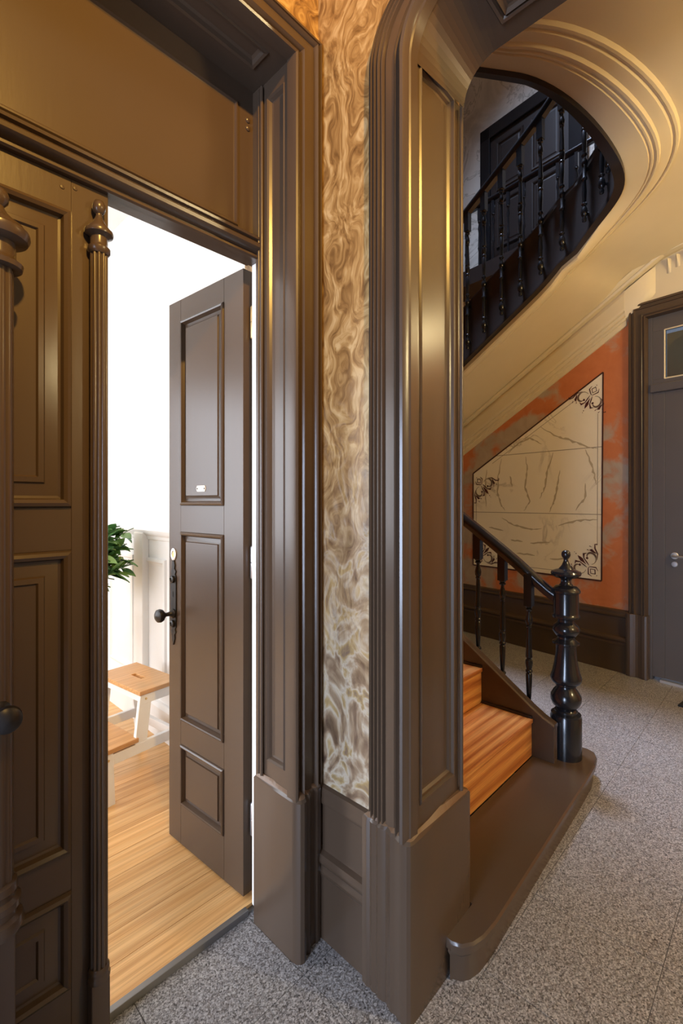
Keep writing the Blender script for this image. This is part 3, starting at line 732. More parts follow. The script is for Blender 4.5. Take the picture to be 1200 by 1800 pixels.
# ================================================================== UPPER FLIGHT (well string, soffit, cornice)
S2 = empty('upper_staircase', WC(0.5, 3.0, 1.1)); tag(S2, 'curving upper stair flight with cream plaster soffit around the open well', 'staircase')
o2 = S2.location.copy()
def rel(p): return (p[0] - o2[0], p[1] - o2[1], p[2] - o2[2])
CX, CY, CR = 3.037, 1.112, 0.412
well = []           # (x, y, outward normal x, y, z of the lower edge, slope)
def zs_(s): return 3.10 - 0.578 * (s + 0.03)
N1 = 64
for i in range(N1):
    s = 2.9 - i * (2.9 - 0.02) / (N1 - 1)
    p = WC(s, zs_(s), 1.1); well.append((p[0], p[1], -CN[0], -CN[1], p[2]))
zc = [(0, 3.115), (-10, 3.195), (-20, 3.25), (-30, 3.29), (-45, 3.325), (-70, 3.345), (-95, 3.36), (-110, 3.41), (-120, 3.475), (-130, 3.535), (-140, 3.60), (-150, 3.67), (-160, 3.74), (-170, 3.805), (-180, 3.865)]
def zphi(d):
    for (a, za), (b_, zb_) in zip(zc, zc[1:]):
        if b_ <= d <= a: return lerp(za, zb_, (a - d) / (a - b_))
for i in range(1, 31):
    d = -6.0 * i; a = radians(d)
    well.append((CX + CR * cos(a), CY + CR * sin(a), cos(a), sin(a), zphi(d)))
for i in range(1, 45):
    y = CY + 0.045 * i; well.append((CX - CR, y, -1, 0, 3.865 + 0.76 * 0.045 * i))
# light smoothing of z
zz = [w_[4] for w_ in well]
for _ in range(10): zz = [zz[0]] + [(zz[i - 1] + 2 * zz[i] + zz[i + 1]) / 4 for i in range(1, len(zz) - 1)] + [zz[-1]]
well = [(w_[0], w_[1], w_[2], w_[3], z) for w_, z in zip(well, zz)]
def strip(prof, closed=True):
    return [[rel((w_[0] + w_[2] * d, w_[1] + w_[3] * d, w_[4] + h)) for d, h in prof] for w_ in well]
# string: dark board round the well
def string_row(i, w_):
    b_ = 0.0 if i < N1 else -0.03 * min(1.0, (i - N1) / 12.0)
    return [rel((w_[0] + w_[2] * d, w_[1] + w_[3] * d, w_[4] + h)) for d, h in [(0.0, b_), (-0.055, b_), (-0.055, 0.02), (-0.05, 0.03), (-0.05, 0.42), (-0.06, 0.43), (-0.06, 0.45), (0.01, 0.45), (0.01, 0.1), (0.0, 0.1)]]
M().grid([string_row(i, w_) for i, w_ in enumerate(well)], close_u=True, cap0=True, cap1=True).build('string_board', 'dark_string', S2, smooth=50)
# soffit: plaster with a run moulding parallel to the well
sprof = [(0.0, 0.004), (0.0, -0.035), (0.012, -0.048), (0.03, -0.05), (0.05, -0.042), (0.115, 0.0), (0.118, 0.016), (0.124, 0.020), (0.128, 0.008), (0.136, 0.008), (0.140, 0.026), (0.150, 0.028), (0.154, 0.014), (0.166, 0.016), (0.172, 0.050), (0.20, 0.052), (0.222, 0.060), (0.228, 0.082), (0.236, 0.082), (0.242, 0.070), (0.254, 0.074), (0.262, 0.108), (0.40, 0.13), (0.75, 0.165), (1.13, 0.20)]
def soffit_row(i, w_):
    g_ = 1.0 if i < N1 - 3 else max(0.0, 1.0 - (i - N1 + 3) / 10.0)
    return [rel((w_[0] + w_[2] * d, w_[1] + w_[3] * d, w_[4] + (h * g_ + (1 - g_) * (0.004 + d * 0.12) if d < 0.118 else lerp(h, 0.012 + d * 0.36, 0.35) if d < 0.27 else h))) for d, h in sprof]
M().grid([soffit_row(i, w_) for i, w_ in enumerate(well)]).build('soffit', 'plaster', S2, smooth=24)
# walking surface: treads stepping up behind the string (seen only from above)
for i in range(0, len(well) - 4, 4):
    a_, b_ = well[i], well[i + 4]
    zt = a_[4] + 0.40
    f4 = []
    for w_ in (a_, b_):
        f4.append((w_[0] + w_[2] * 0.012, w_[1] + w_[3] * 0.012))
        f4.append((w_[0] + w_[2] * 1.08, w_[1] + w_[3] * 1.08))
    f4 = [f4[0], f4[1], f4[3], f4[2]]
    M().hexa([rel((p[0], p[1], zt - 0.035)) for p in f4], [rel((p[0], p[1], zt)) for p in f4]).build('tread', 'stair_wood', S2)

B2 = empty('upper_balustrade', WC(0.5, 3.4, 1.15)); tag(B2, 'black balusters and handrail lining the dark upper stairwell', 'balustrade')
o3 = B2.location.copy()
def rel3(p): return (p[0] - o3[0], p[1] - o3[1], p[2] - o3[2])
RO = -0.085
handrail([rel3((w_[0] + w_[2] * RO, w_[1] + w_[3] * RO, w_[4] + 1.17)) for w_ in well], B2)
bl = None; acc = 0.0
seglen = [0.0]
for a_, b_ in zip(well, well[1:]):
    seglen.append(seglen[-1] + hypot(b_[0] - a_[0] + RO * (b_[2] - a_[2]), b_[1] - a_[1] + RO * (b_[3] - a_[3])))
def at_len(L_):
    for i in range(len(well) - 1):
        if seglen[i] <= L_ <= seglen[i + 1]:
            t = (L_ - seglen[i]) / (seglen[i + 1] - seglen[i]); a_, b_ = well[i], well[i + 1]
            return [lerp(a_[k_], b_[k_], t) for k_ in range(5)]
L_ = 2.9 - 0.759 - 0.157 * 8
while L_ < seglen[-1]:
    w_ = at_len(L_)
    p = rel3((w_[0] + w_[2] * RO, w_[1] + w_[3] * RO, w_[4] + 1.14))
    if bl is None:
        bl = baluster_mesh(True).build('baluster', 'black_paint', B2, smooth=40); o = bl
    else:
        o = bl.copy(); COL.objects.link(o)
    o.location = p; o.rotation_euler = (0, 0, atan2(w_[3], w_[2]))
    for dz in (0.11, 0.40):
        M().tube([rel3((w_[0] + w_[2] * -0.05, w_[1] + w_[3] * -0.05, w_[4] + dz)), rel3((w_[0] + w_[2] * -0.09, w_[1] + w_[3] * -0.09, w_[4] + dz))], 0.009, 8).build('bracket', 'black_paint', B2)
    L_ += 0.157

# ---- raking cornice on wall C
tr5 = empty('trim_5'); tag(tr5, 'cream raking plaster cornice along the far wall under the stairs', 'cornice', 'structure')
kprof = [(0.0, 0.0), (0.016, 0.0), (0.018, 0.042), (0.034, 0.044), (0.036, 0.066), (0.030, 0.072), (0.046, 0.078), (0.050, 0.10), (0.044, 0.106), (0.060, 0.112), (0.064, 0.13), (0.070, 0.24), (0.066, 0.262), (0.052, 0.268), (0.052, 0.285), (0.10, 0.288), (0.106, 0.308), (0.098, 0.314), (0.120, 0.330), (0.134, 0.345), (0.126, 0.352), (0.15, 0.36), (0.156, 0.385), (0.156, 0.41), (0.0, 0.42)]
def kz(s): return zb(s) if s > -0.27 else zb(-0.27) + (-0.27 - s) * 0.16
M().grid([[WC(s, kz(s) + h, d) for d, h in kprof] for s in (2.6, 1.0, 0.02)], cap1=True).build('cornice_moulding', 'plaster', tr5)
kp2 = [(d, h) for d, h in kprof if h >= 0.27]
M().grid([[WC(s, kz(s) + h, d) for d, h in kp2] for s in (0.02, -0.27, -0.9)]).build('cornice_moulding', 'plaster', tr5)
kp3 = [(0.0, 0.05), (0.03, 0.055), (0.06, 0.12), (0.068, 0.27)]
M().grid([[WC(s, kz(s) + h + up, d * f_) for d, h in kp3] for s, f_, up in ((0.02, 1, 0), (-0.06, 0.95, 0.0), (-0.13, 0.7, 0.01), (-0.17, 0.35, 0.02), (-0.19, 0.0, 0.03))]).build('scroll_bracket', 'plaster', tr5, smooth=50)
for i, s in enumerate((-0.27, -0.33, -0.39, -0.45)):
    M().grid([[WC(s - 0.03 * t, kz(s) + 0.27 - 0.09 * v_ * (1 if i % 2 else 1.2), 0.035 * (1 - v_) * sin(pi * t) + 0.002) for t in (0, 0.25, 0.5, 0.75, 1)] for v_ in (0, 0.33, 0.66, 1)]).build('dentil', 'plaster', tr5, smooth=60)

# ---- painted panel on wall C
P = [(1.575, 0.755), (0.225, 0.755), (0.212, 2.585), (1.575, 1.762)]
pp = empty('trim_6'); tag(pp, 'painted white marble panel with dark scroll corners on terracotta wall', 'painted panel', 'structure')
def clip(z0, z1):
    zt = lambda s: lerp(P[3][1], P[2][1], (P[3][0] - s) / (P[3][0] - P[2][0]))
    sx = lambda z: P[3][0] - (z - P[3][1]) / (P[2][1] - P[3][1]) * (P[3][0] - P[2][0])
    pts = [(P[0][0] if z0 < P[3][1] else sx(z0), z0), (P[1][0], z0)]
    if z1 < P[2][1]:
        pts += [(0.217, z1)]; pts += [(sx(z1), z1), P[3]] if z1 > P[3][1] and z0 < P[3][1] else [((sx(z1) if z1 > P[3][1] else P[3][0]), z1)]
    else: pts += [P[2]]
    return pts
for z0, z1 in ((0.755, 1.338), (1.338, 1.934), (1.934, 2.6)):
    M().prism(clip(z0, z1), lambda s, z, d: WC(s, z, d), 0.0, 0.004).build('marble_field', 'white_marble', pp)
def ribbon(pts, widths, n0=0.006):
    q = []; rows = []
    for i, p in enumerate(pts):
        a, b_ = pts[max(i - 1, 0)], pts[min(i + 1, len(pts) - 1)]; tx, tz = b_[0] - a[0], b_[1] - a[1]; l_ = hypot(tx, tz) or 1
        w_ = widths[i] if isinstance(widths, (list, tuple)) else widths
        nx, nz = -tz / l_ * w_, tx / l_ * w_
        rows.append([WC(p[0] + nx, p[1] + nz, n0), WC(p[0] - nx, p[1] - nz, n0)])
    return rows
q = M()
for a, b_ in zip(P, P[1:] + P[:1]): q.grid(ribbon([a, b_], 0.0065, 0.0062))
q.build('border_line', 'red_brown', pp)
q = M(); ins = [(1.535, 0.80), (0.262, 0.80), (0.255, 2.50), (1.535, 1.735)]
for a, b_ in zip(ins, ins[1:] + ins[:1]):
    a2 = (lerp(a[0], b_[0], 0.16), lerp(a[1], b_[1], 0.16)); b2 = (lerp(a[0], b_[0], 0.84), lerp(a[1], b_[1], 0.84)); q.grid(ribbon([a2, b2], 0.0025, 0.0052))
q.grid(ribbon([(1.57, 1.338), (0.22, 1.338)], 0.003, 0.0052)); q.grid(ribbon([(1.29, 1.934), (0.22, 1.934)], 0.003, 0.0052))
q.build('inner_line', 'grey_ink', pp)
# drawn veins
rnd = random.Random(3)
q = M()
veins = [[(0.95, 1.90), (0.93, 1.75), (0.955, 1.6), (0.90, 1.45), (0.97, 1.36)], [(0.66, 1.92), (0.72, 1.75), (0.74, 1.6), (0.80, 1.48)], [(0.60, 1.75), (0.62, 1.6), (0.66, 1.45), (0.70, 1.35)], [(1.22, 1.90), (1.26, 1.72), (1.27, 1.55), (1.23, 1.42), (1.18, 1.36)], [(1.12, 1.72), (1.1, 1.6)], [(1.4, 1.8), (1.42, 1.6), (1.41, 1.40)], [(0.36, 1.92), (0.30, 1.75), (0.27, 1.6)], [(0.36, 1.62), (0.37, 1.48), (0.45, 1.37)],
         [(0.80, 2.18), (0.62, 2.06), (0.5, 2.02), (0.36, 1.95), (0.26, 1.92)], [(1.15, 1.95), (1.02, 2.05), (0.9, 2.08), (0.78, 2.01)], [(1.22, 1.28), (1.08, 1.21), (0.92, 1.18), (0.78, 1.19)], [(0.62, 1.22), (0.44, 1.28), (0.26, 1.29)], [(1.38, 1.18), (1.2, 1.15)], [(1.12, 1.06), (0.98, 1.05)], [(0.9, 1.04), (0.7, 1.06)], [(1.05, 0.93), (0.85, 0.92)], [(0.7, 0.9), (0.5, 0.93)]]
for vn in veins:
    pts = []
    for a, b_ in zip(vn, vn[1:]):
        for t in (0, 0.2, 0.4, 0.6, 0.8): pts.append((lerp(a[0], b_[0], t) + rnd.uniform(-1, 1) * 0.006, lerp(a[1], b_[1], t) + rnd.uniform(-1, 1) * 0.006))
    pts.append(vn[-1])
    q.grid(ribbon(pts, [0.002 + 0.010 * abs(sin(i * 1.3)) * sin(pi * i / (len(pts) - 1)) for i in range(len(pts))], 0.0048))
q.build('veining', 'vein', pp)
def ornament(cx, cz, ang, S=1.0, flip=1):
    """scroll corner: diamond, two mirrored C-scrolls, leaf and drop; u runs from the corner inwards"""
    ca, sa = cos(ang), sin(ang)
    loc = lambda u, v_: (cx + S * (u * ca - v_ * sa), cz + S * (u * sa + v_ * ca))
    q = M(); q2 = M()
    def rb(pts, w_, n0=0.0066): (q if n0 > 0.006 else q2).grid(ribbon([loc(*p) for p in pts], [x * S for x in w_] if isinstance(w_, list) else w_ * S, n0))
    rb([(0.055, 0), (0.09, 0.03), (0.125, 0), (0.09, -0.03), (0.055, 0), (0.09, 0.03)], 0.0045)
    rb([(0.03, 0), (0.038, 0)], 0.005)
    for m in (-1, 1):
        rb([(0.06, m * 0.045), (0.10, m * 0.055), (0.145, m * 0.012), (0.15, 0)], [0.002, 0.006, 0.004, 0.002])
        # big C scroll
        pts = []; wd_ = []
        for i in range(22):
            t = i / 21; a = -0.6 + t * 5.2; r = 0.078 * (1 - 0.68 * t); pts.append((0.215 - r * cos(a), m * (0.085 + r * sin(a) * 0.95))); wd_.append(0.003 + 0.010 * sin(pi * t) ** 2)
        rb(pts, wd_, 0.0056)
        rb(pts[6:], [x * 0.35 for x in wd_[6:]])
        e_ = pts[-1]; rb([e_, (e_[0] + 0.012, e_[1] - m * 0.006), (e_[0] + 0.02, e_[1] - m * 0.016)], [0.006, 0.013, 0.004])
        rb([(0.16, m * 0.015), (0.20, m * 0.022), (0.25, m * 0.03), (0.285, m * 0.06), (0.27, m * 0.09)], [0.002, 0.006, 0.005, 0.011, 0.002])
        rb([(0.20, m * 0.165), (0.225, m * 0.155), (0.26, m * 0.15), (0.275, m * 0.135)], [0.002, 0.008, 0.014, 0.002])
        rb([(0.15, m * 0.12), (0.19, m * 0.17), (0.25, m * 0.19), (0.28, m * 0.22), (0.262, m * 0.238)], [0.002, 0.006, 0.007, 0.005, 0.007])
        rb([(0.27, m * 0.13), (0.295, m * 0.12)], [0.001, 0.005]); rb([(0.28, m * 0.175), (0.305, m * 0.165)], [0.001, 0.005])
    rb([(0.19, 0), (0.23, 0), (0.255, 0), (0.285, 0), (0.315, 0)], [0.002, 0.009, 0.018, 0.013, 0.001])
    rb([(0.335, 0), (0.345, 0)], 0.005); rb([(0.36, 0), (0.367, 0)], 0.0035)
    orn = q.build('scroll_ornament', 'scroll_ink', pp); q2.build('scroll_shading', 'grey_ink', orn)
def toward(c, t): return atan2(t[1] - c[1], t[0] - c[0])
ornament(1.548, 1.735, radians(-130), 0.84); ornament(0.252, 2.505, radians(-61), 0.78)
ornament(0.245, 0.775, radians(45), 0.84); ornament(1.555, 0.775, radians(135), 0.84)

# ================================================================== DOOR 3 in wall C
d3 = empty('door_3', WC(-0.55, 0)); tag(d3, 'grey-brown painted door with glazed transom on the right of the far wall', 'door', 'structure')
od = d3.location.copy()
def rd(p): return (p[0] - od[0], p[1] - od[1], p[2] - od[2])
def DB(name, mat, s0, s1, z0, z1, n0, n1, bev=0.002, par=None):
    q = M().prism([(s0, z0), (s1, z0), (s1, z1), (s0, z1)], lambda s, z, d: rd(WC(s, z, d)), n0, n1); return q.build(name, mat, par or d3, bev)
dp = [(0.0, 0.0), (0.0, 0.03), (0.06, 0.036), (0.14, 0.036), (0.16, 0.026), (0.24, 0.026), (0.3, 0.04), (0.36, 0.04), (0.4, 0.03), (0.66, 0.03), (0.7, 0.042), (0.78, 0.046), (0.84, 0.038), (0.9, 0.05), (0.97, 0.05), (1.0, 0.035), (1.0, -0.1)]
pth = [((0.0, 0.5), (-0.135, 0.5)), ((0.0, 3.085), (-0.135, 2.95)), ((-1.12, 3.085), (-0.985, 2.95)), ((-1.12, 0.5), (-0.985, 0.5))]
for nm, i in (('casing_jamb', 0), ('casing_head', 1), ('casing_jamb', 2)):
    M().grid([[rd(WC(lerp(a[0], b_[0], f_), lerp(a[1], b_[1], f_), h_)) for f_, h_ in dp] for a, b_ in (pth[i], pth[i + 1])]).build(nm, 'brown_paint', d3, smooth=30)
for s0, s1 in ((0.012, -0.15), (-0.97, -1.132)):
    q = M(); n_ = 9; base = [(lerp(s0, s1, t), 0.056 + 0.008 * sin(t * 9)) for t in [i / n_ for i in range(n_ + 1)]] + [(s1, 0.0), (s0, 0.0)]
    q.hexa([rd(WC(a, 0.0, d)) for a, d in base], [rd(WC(a, 0.52, d)) for a, d in base]); q.build('plinth', 'brown_paint', d3, 0.004)
DB('door_frame', 'grey_door_paint', -0.135, -0.165, 0, 2.95, -0.06, -0.005); DB('door_frame', 'grey_door_paint', -0.955, -0.985, 0, 2.95, -0.06, -0.005)
DB('transom_bar', 'grey_door_paint', -0.150, -0.97, 2.335, 2.405, -0.06, 0.012, 0.01)
# transom light: frame and pane
DB('transom_rail', 'grey_door_paint', -0.165, -0.955, 2.83, 2.95, -0.05, -0.01); DB('transom_rail', 'grey_door_paint', -0.165, -0.955, 2.405, 2.44, -0.05, -0.01)
DB('transom_stile', 'grey_door_paint', -0.165, -0.25, 2.44, 2.83, -0.05, -0.01); DB('transom_stile', 'grey_door_paint', -0.87, -0.955, 2.44, 2.83, -0.05, -0.01)
q = M()
for a, b_ in (((-0.25, 2.44), (-0.25, 2.83)), ((-0.25, 2.83), (-0.87, 2.83)), ((-0.87, 2.83), (-0.87, 2.44)), ((-0.87, 2.44), (-0.25, 2.44))):
    q.tube([rd(WC(a[0], a[1], -0.012)), rd(WC(b_[0], b_[1], -0.012))], 0.006, 6)
q.build('glazing_bead', 'plaster', d3)
DB('transom_pane', 'glass', -0.25, -0.87, 2.44, 2.83, -0.034, -0.03, 0)
DB('far_room_wall', 'plaster', -0.0, -1.3, 2.3, 3.05, -0.9, -0.85, 0); DB('far_room_post', 'white_paint', -0.42, -0.47, 2.3, 3.05, -0.30, -0.26, 0)
# leaf: stiles, rails, sunk panels
DB('stile', 'grey_door_paint', -0.165, -0.25, 0.03, 2.335, -0.05, -0.012); DB('stile', 'grey_door_paint', -0.87, -0.955, 0.03, 2.335, -0.05, -0.012)
for z0, z1 in ((0.03, 0.2), (0.62, 0.76), (1.18, 1.32), (2.24, 2.335)): DB('rail', 'grey_door_paint', -0.25, -0.87, z0, z1, -0.05, -0.020)
for z0, z1 in ((0.2, 0.62), (0.76, 1.18), (1.32, 2.24)):
    M().panel(lambda s, z, d: rd(WC(-s, z, -0.020 + d)), 0.25, 0.87, z0, z1, [(0, 0), (0.006, 0.003), (0.014, 0.002), (0.02, -0.010), (0.05, -0.010), (0.06, -0.004)]).build('panel', 'grey_door_paint', d3)
DB('lock_stile', 'grey_door_paint', -0.25, -0.38, 0.03, 2.335, -0.05, -0.017)
def rose(s, z, r, name):
    q = M().lathe([(0.0, 0.0), (r, 0.0), (r, 0.006), (r * 0.9, 0.009), (0.0, 0.010)], seg=24); o = q.build(name, 'steel', d3, smooth=40)
    o.location = rd(WC(s, z, -0.017)); o.rotation_euler = (0, pi / 2, atan2(CN[1], CN[0])); return o
hr = rose(-0.318, 1.022, 0.027, 'handle_rose'); rose(-0.318, 0.955, 0.022, 'key_rose')
h = M().tube([rd(WC(-0.318, 1.022, -0.01)), rd(WC(-0.318, 1.022, 0.035)), rd(WC(-0.326, 1.022, 0.042)), rd(WC(-0.44, 1.020, 0.042))], 0.009, 12).build('lever_handle', 'steel', d3, smooth=50)
DB('threshold', 'steel', -0.225, -0.97, 0.0, 0.022, -0.06, 0.02, 0.002)
mt = M().hexa([WC(-0.47, 0.0005, 0.10), WC(-1.05, 0.0005, 0.10), WC(-1.05, 0.0005, 0.425), WC(-0.47, 0.0005, 0.425)], [WC(-0.47, 0.014, 0.10), WC(-1.05, 0.014, 0.10), WC(-1.05, 0.014, 0.425), WC(-0.47, 0.014, 0.425)]).build('door_mat', 'rubber_mat', None, 0.003)
tag(mt, 'black doormat corner on the floor before the grey door', 'doormat')

# ================================================================== UPPER LANDING seen through the well
ul = empty('upper_landing', WC(1.0, 3.9, 0.15)); tag(ul, 'dim upper landing with dark door and guard rail seen through well', 'landing')
ou = ul.location.copy()
def ru(p): return (p[0] - ou[0], p[1] - ou[1], p[2] - ou[2])
def UB(name, mat, s0, s1, z0, z1, n0, n1, bev=0):
    return M().prism([(s0, z0), (s1, z0), (s1, z1), (s0, z1)], lambda s, z, d: ru(WC(s, z, d)), n0, n1).build(name, mat, ul, bev)
UB('landing_edge', 'dark_string', 2.6, 0.1, 3.70, 3.86, 0.0, 0.30)
UB('skirting', 'white_paint', 2.6, 0.1, 3.86, 4.03, 0.002, 0.02)
UB('dark_door', 'dark_string', 1.45, 0.40, 3.95, 5.38, 0.0, 0.02)
for s0, s1, z0, z1 in ((1.46, 1.34, 3.95, 5.43), (0.50, 0.34, 3.95, 5.43), (1.46, 0.34, 5.30, 5.43)): UB('door_casing', 'black_paint', s0, s1, z0, z1, 0.0, 0.045, 0.006)
for s0, s1, z0, z1 in ((1.27, 0.96, 4.1, 4.6), (0.88, 0.57, 4.1, 4.6), (1.27, 0.96, 4.7, 5.22), (0.88, 0.57, 4.7, 5.22)):
    M().panel(lambda s, z, d: ru(WC(-s, z, 0.02 + d)), -s0, -s1, z0, z1, [(0, 0), (0.01, 0.012), (0.025, 0.010), (0.035, -0.004), (0.06, 0.004)]).build('door_panel', 'dark_string', ul)
handrail([ru(WC(s, 4.48, 0.27)) for s in (2.5, 1.5, 0.8, 0.05)], ul, 'guard_rail', 0.025, 0.022)
q0 = M(); q0.box(-0.014, 0.014, -0.014, 0.014, -0.14, 0.0); q0.lathe([(0.012, -0.14), (0.017, -0.15), (0.008, -0.17), (0.015, -0.22), (0.009, -0.26), (0.012, -0.40), (0.016, -0.42), (0.009, -0.45), (0.012, -0.61)], seg=10)
b0 = None
for i in range(14):
    if b0 is None: b0 = q0.build('guard_baluster', 'black_paint', ul, smooth=40); o = b0
    else: o = b0.copy(); COL.objects.link(o)
    o.location = ru(WC(0.15 + 0.165 * i, 4.465, 0.27))

# ================================================================== THINGS IN THE WHITE ROOM
# step stool: bamboo tops on a white frame
st = empty('step_stool', (1.09, 2.56, 0.02), radians(7)); tag(st, 'white two-step stool with bamboo seat and hand slot in bright room', 'step stool')
W2, D2, HT = 0.215, 0.115, 0.49            # half length (y), half depth (x), height
def slab(cx, cy, hx, hy, z0, z1, slot):
    q = M()
    if not slot: return q.box(cx - hx, cx + hx, cy - hy, cy + hy, z0, z1)
    o_ = [(cx - hx, cy - hy), (cx + hx, cy - hy), (cx + hx, cy + hy), (cx - hx, cy + hy)]
    i_ = [(cx - 0.013, cy - 0.05), (cx + 0.013, cy - 0.05), (cx + 0.013, cy + 0.05), (cx - 0.013, cy + 0.05)]
    q.grid([[(*p, z0) for p in i_], [(*p, z0) for p in o_], [(*p, z1) for p in o_], [(*p, z1) for p in i_]], close_u=True, close_v=True)
    return q
slab(0, 0, D2, W2, HT - 0.022, HT, True).build('seat_board', 'bamboo', st, 0.003)
slab(-0.225, 0, 0.105, W2 - 0.0, 0.245, 0.267, False).build('step_board', 'bamboo', st, 0.003)
def leg(p0, p1, w_, d_):
    q = M(); q.hexa([(p0[0] - d_, p0[1] - w_, p0[2]), (p0[0] + d_, p0[1] - w_, p0[2]), (p0[0] + d_, p0[1] + w_, p0[2]), (p0[0] - d_, p0[1] + w_, p0[2])], [(p1[0] - d_, p1[1] - w_, p1[2]), (p1[0] + d_, p1[1] - w_, p1[2]), (p1[0] + d_, p1[1] + w_, p1[2]), (p1[0] - d_, p1[1] + w_, p1[2])])
    return q
for sy_ in (-1, 1):
    yb = sy_ * (W2 - 0.018)
    leg((-0.105, yb * 0.99, 0.22), (-0.076, yb, HT - 0.022), 0.011, 0.032).build('leg', 'white_paint', st, 0.002)
    leg((0.135, yb * 1.03, 0.0), (0.082, yb, HT - 0.022), 0.011, 0.022).build('leg', 'white_paint', st, 0.002)
    leg((-0.262, yb * 1.03, 0.0), (-0.268, yb, 0.245), 0.011, 0.024).build('leg', 'white_paint', st, 0.002)
    M().box(-0.10, 0.09, yb - 0.011, yb + 0.011, HT - 0.07, HT - 0.022).build('side_apron', 'white_paint', st, 0.002)
    M().box(-0.32, 0.125, yb - 0.011, yb + 0.011, 0.185, 0.235).build('side_rail', 'white_paint', st, 0.002)
    for bx_, bz in ((-0.078, HT - 0.045), (0.085, HT - 0.045), (-0.268, 0.215)):
        o = M().lathe([(0, 0), (0.006, 0), (0.006, 0.002), (0, 0.003)], seg=12).build('bolt', 'brass', st); o.rotation_euler = (pi / 2, 0, 0); o.location = (bx_, -(W2 - 0.018) - 0.011 if sy_ < 0 else W2 + 0.002, bz)
M().box(0.07, 0.094, -W2 + 0.03, W2 - 0.03, HT - 0.07, HT - 0.024).build('cross_rail', 'white_paint', st, 0.002)
M().box(-0.09, -0.066, -W2 + 0.03, W2 - 0.03, HT - 0.07, HT - 0.024).build('cross_rail', 'white_paint', st, 0.002)
M().box(0.098, 0.122, -W2 + 0.03, W2 - 0.03, 0.17, 0.215).build('cross_rail', 'white_paint', st, 0.002)
M().box(-0.31, -0.288, -W2 + 0.03, W2 - 0.03, 0.19, 0.24).build('cross_rail', 'white_paint', st, 0.002)

# potted plant on a narrow white stand, mostly hidden by the closed leaf
sd = empty('plant_stand', (0.92, 3.06, 0.02)); tag(sd, 'white plant stand in bright room, hidden behind the closed leaf', 'stand')
M().box(-0.12, 0.12, -0.12, 0.12, 0.72, 0.75).build('stand_top', 'white_paint', sd, 0.004)
for a in (-1, 1):
    for b_ in (-1, 1): leg((a * 0.10, b_ * 0.10, 0), (a * 0.10, b_ * 0.10, 0.72), 0.014, 0.014).build('leg', 'white_paint', sd)
pt = empty('potted_plant', (0.92, 3.06, 0.77)); tag(pt, 'leafy green plant peeking past the closed door leaf', 'plant')
M().lathe([(0.0, 0.0), (0.07, 0.0), (0.09, 0.05), (0.095, 0.14), (0.09, 0.16), (0.075, 0.17), (0.07, 0.13), (0.0, 0.12)], seg=28, cap=False).build('pot', 'white_enamel', pt, smooth=40)
lf = None; rr = random.Random(11)
lm = M(); rows = []
for i in range(9):
    t = i / 8; w_ = 0.027 * sin(pi * min(1, t * 1.02)) ** 0.8 * (1 - 0.25 * t); bend = -0.018 * t * t
    rows.append([(0.11 * t, -w_, bend + 0.006), (0.11 * t, 0, bend), (0.11 * t, w_, bend + 0.006)])
lm.grid(rows)
for si in range(44):
    a = rr.uniform(-1.3, 1.0) if si % 4 else rr.uniform(0, 2 * pi); rad = rr.uniform(0.14, 0.27); hz = rr.uniform(0.24, 0.52)
    pts = [(0.02 * cos(a), 0.02 * sin(a), 0.12), (rad * 0.4 * cos(a), rad * 0.4 * sin(a), 0.12 + (hz - 0.12) * 0.55), (rad * cos(a), rad * sin(a), hz)]
    sm = M().tube(pts, [0.003, 0.0025, 0.0015], 6).build('stem', 'stem_green', pt)
    for li in range(11):
        t = 0.35 + 0.65 * li / 8; 
        if t < 0.5: b0_, b1_, tt = pts[0], pts[1], t / 0.5
        else: b0_, b1_, tt = pts[1], pts[2], (t - 0.5) / 0.5
        pos = [lerp(b0_[k_], b1_[k_], min(1, tt)) for k_ in range(3)]
        if lf is None: lf = lm.build('leaf', 'leaf_green', pt, smooth=60); o = lf
        else: o = lf.copy(); COL.objects.link(o)
        o.location = pos; o.rotation_euler = (rr.uniform(-0.7, 0.7), rr.uniform(-0.9, 0.5), a + rr.uniform(-1.5, 1.5)); s_ = rr.uniform(0.7, 1.15); o.scale = (s_, s_, s_)


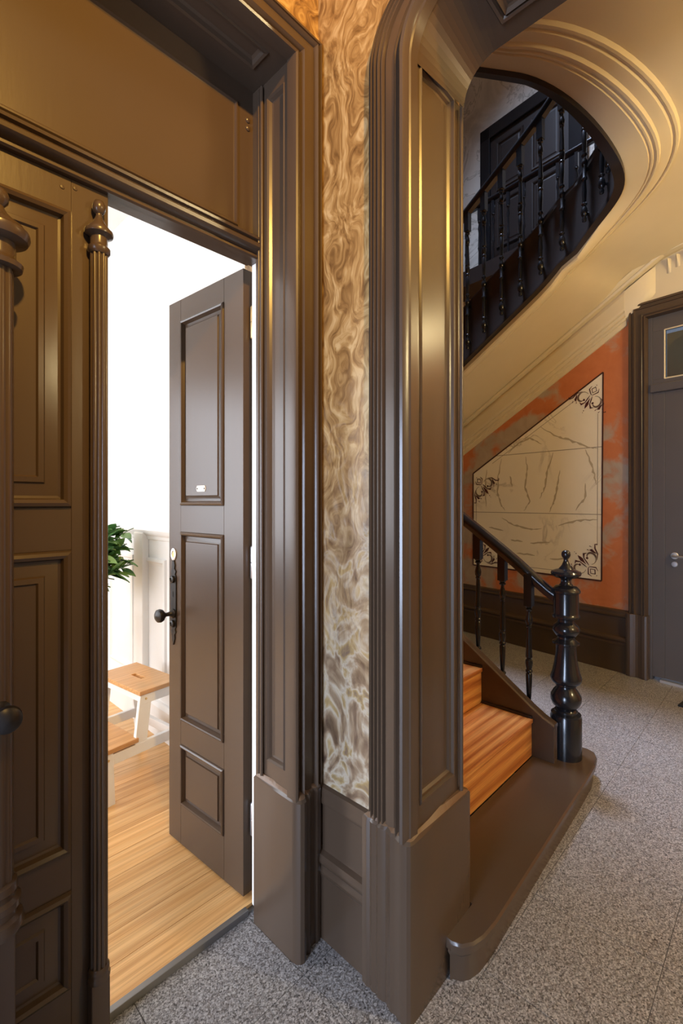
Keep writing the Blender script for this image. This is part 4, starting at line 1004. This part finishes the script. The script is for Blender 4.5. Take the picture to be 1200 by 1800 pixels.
# ================================================================== LAMPS (out of frame; the second globe is added fill)
def lamp(name, warm, label, pos, power, ztop):
    e = empty(name, (pos[0], pos[1], ztop)); tag(e, label, 'lamp')
    M().lathe([(0.0, 0), (0.05, 0.0), (0.05, -0.015), (0.02, -0.03), (0.0, -0.03)], seg=20).build('canopy', 'brass', e, smooth=40)
    M().tube([(0, 0, -0.02), (0, 0, pos[2] - ztop + 0.09)], 0.006, 8).build('rod', 'brass', e)
    m = MATS['lamp_glass'].copy(); r = 0.10
    m.node_tree.nodes['Principled BSDF'].inputs['Emission Strength'].default_value = power / (4 * pi * r * r * pi)
    m.node_tree.nodes['Principled BSDF'].inputs['Emission Color'].default_value = (*warm, 1)
    MATS[name] = m
    q = M(); q.lathe([(max(0.002, r * sin(pi * i / 12)), -r * cos(pi * i / 12)) for i in range(13)], (0, 0, pos[2] - ztop), seg=24); q.build('globe', name, e, smooth=60)


def spotlight(pos, tgt, power):
    from mathutils import Vector
    e = empty('ceiling_spotlight', (pos[0], pos[1], 3.75)); tag(e, 'warm ceiling spotlight aimed at the double door, behind the camera', 'spotlight')
    d = Vector(tgt) - Vector(pos); qn = d.to_track_quat('-Z', 'Y')
    M().lathe([(0.0, 0), (0.045, 0.0), (0.045, -0.012), (0.0, -0.012)], seg=20).build('canopy', 'black_iron', e, smooth=40)
    M().tube([(0, 0, -0.01), (0, 0, pos[2] - 3.75 + 0.06)], 0.007, 8).build('stem', 'black_iron', e)
    h = M().lathe([(0.0, 0.11), (0.035, 0.11), (0.05, 0.09), (0.055, 0.01), (0.051, 0.01), (0.046, 0.085), (0.0, 0.09)], seg=24, cap=False).build('head', 'black_iron', e, smooth=40)
    h.location = (0, 0, pos[2] - 3.75); h.rotation_euler = qn.to_euler()
    l = bpy.data.lights.new('spot_bulb', 'SPOT'); l.energy = power; l.color = WARM; l.spot_size = radians(76); l.spot_blend = 1.0; l.shadow_soft_size = 0.045
    o = bpy.data.objects.new('spot_bulb', l); COL.objects.link(o); o.location = pos; o.rotation_euler = qn.to_euler()


spotlight(*SPOT_HALL)
lamp('passage_lamp_or_fill', WARM_STAIR, 'warm globe pendant lamp hanging over the passage nearest the stair foot', *LAMP_STAIR, 3.86)
lamp('passage_lamp_or_fill', WARM_STAIR, 'added warm globe fill lamp, unseen down the passage, brightening the far wall panel', *LAMP_FILL, 3.86)
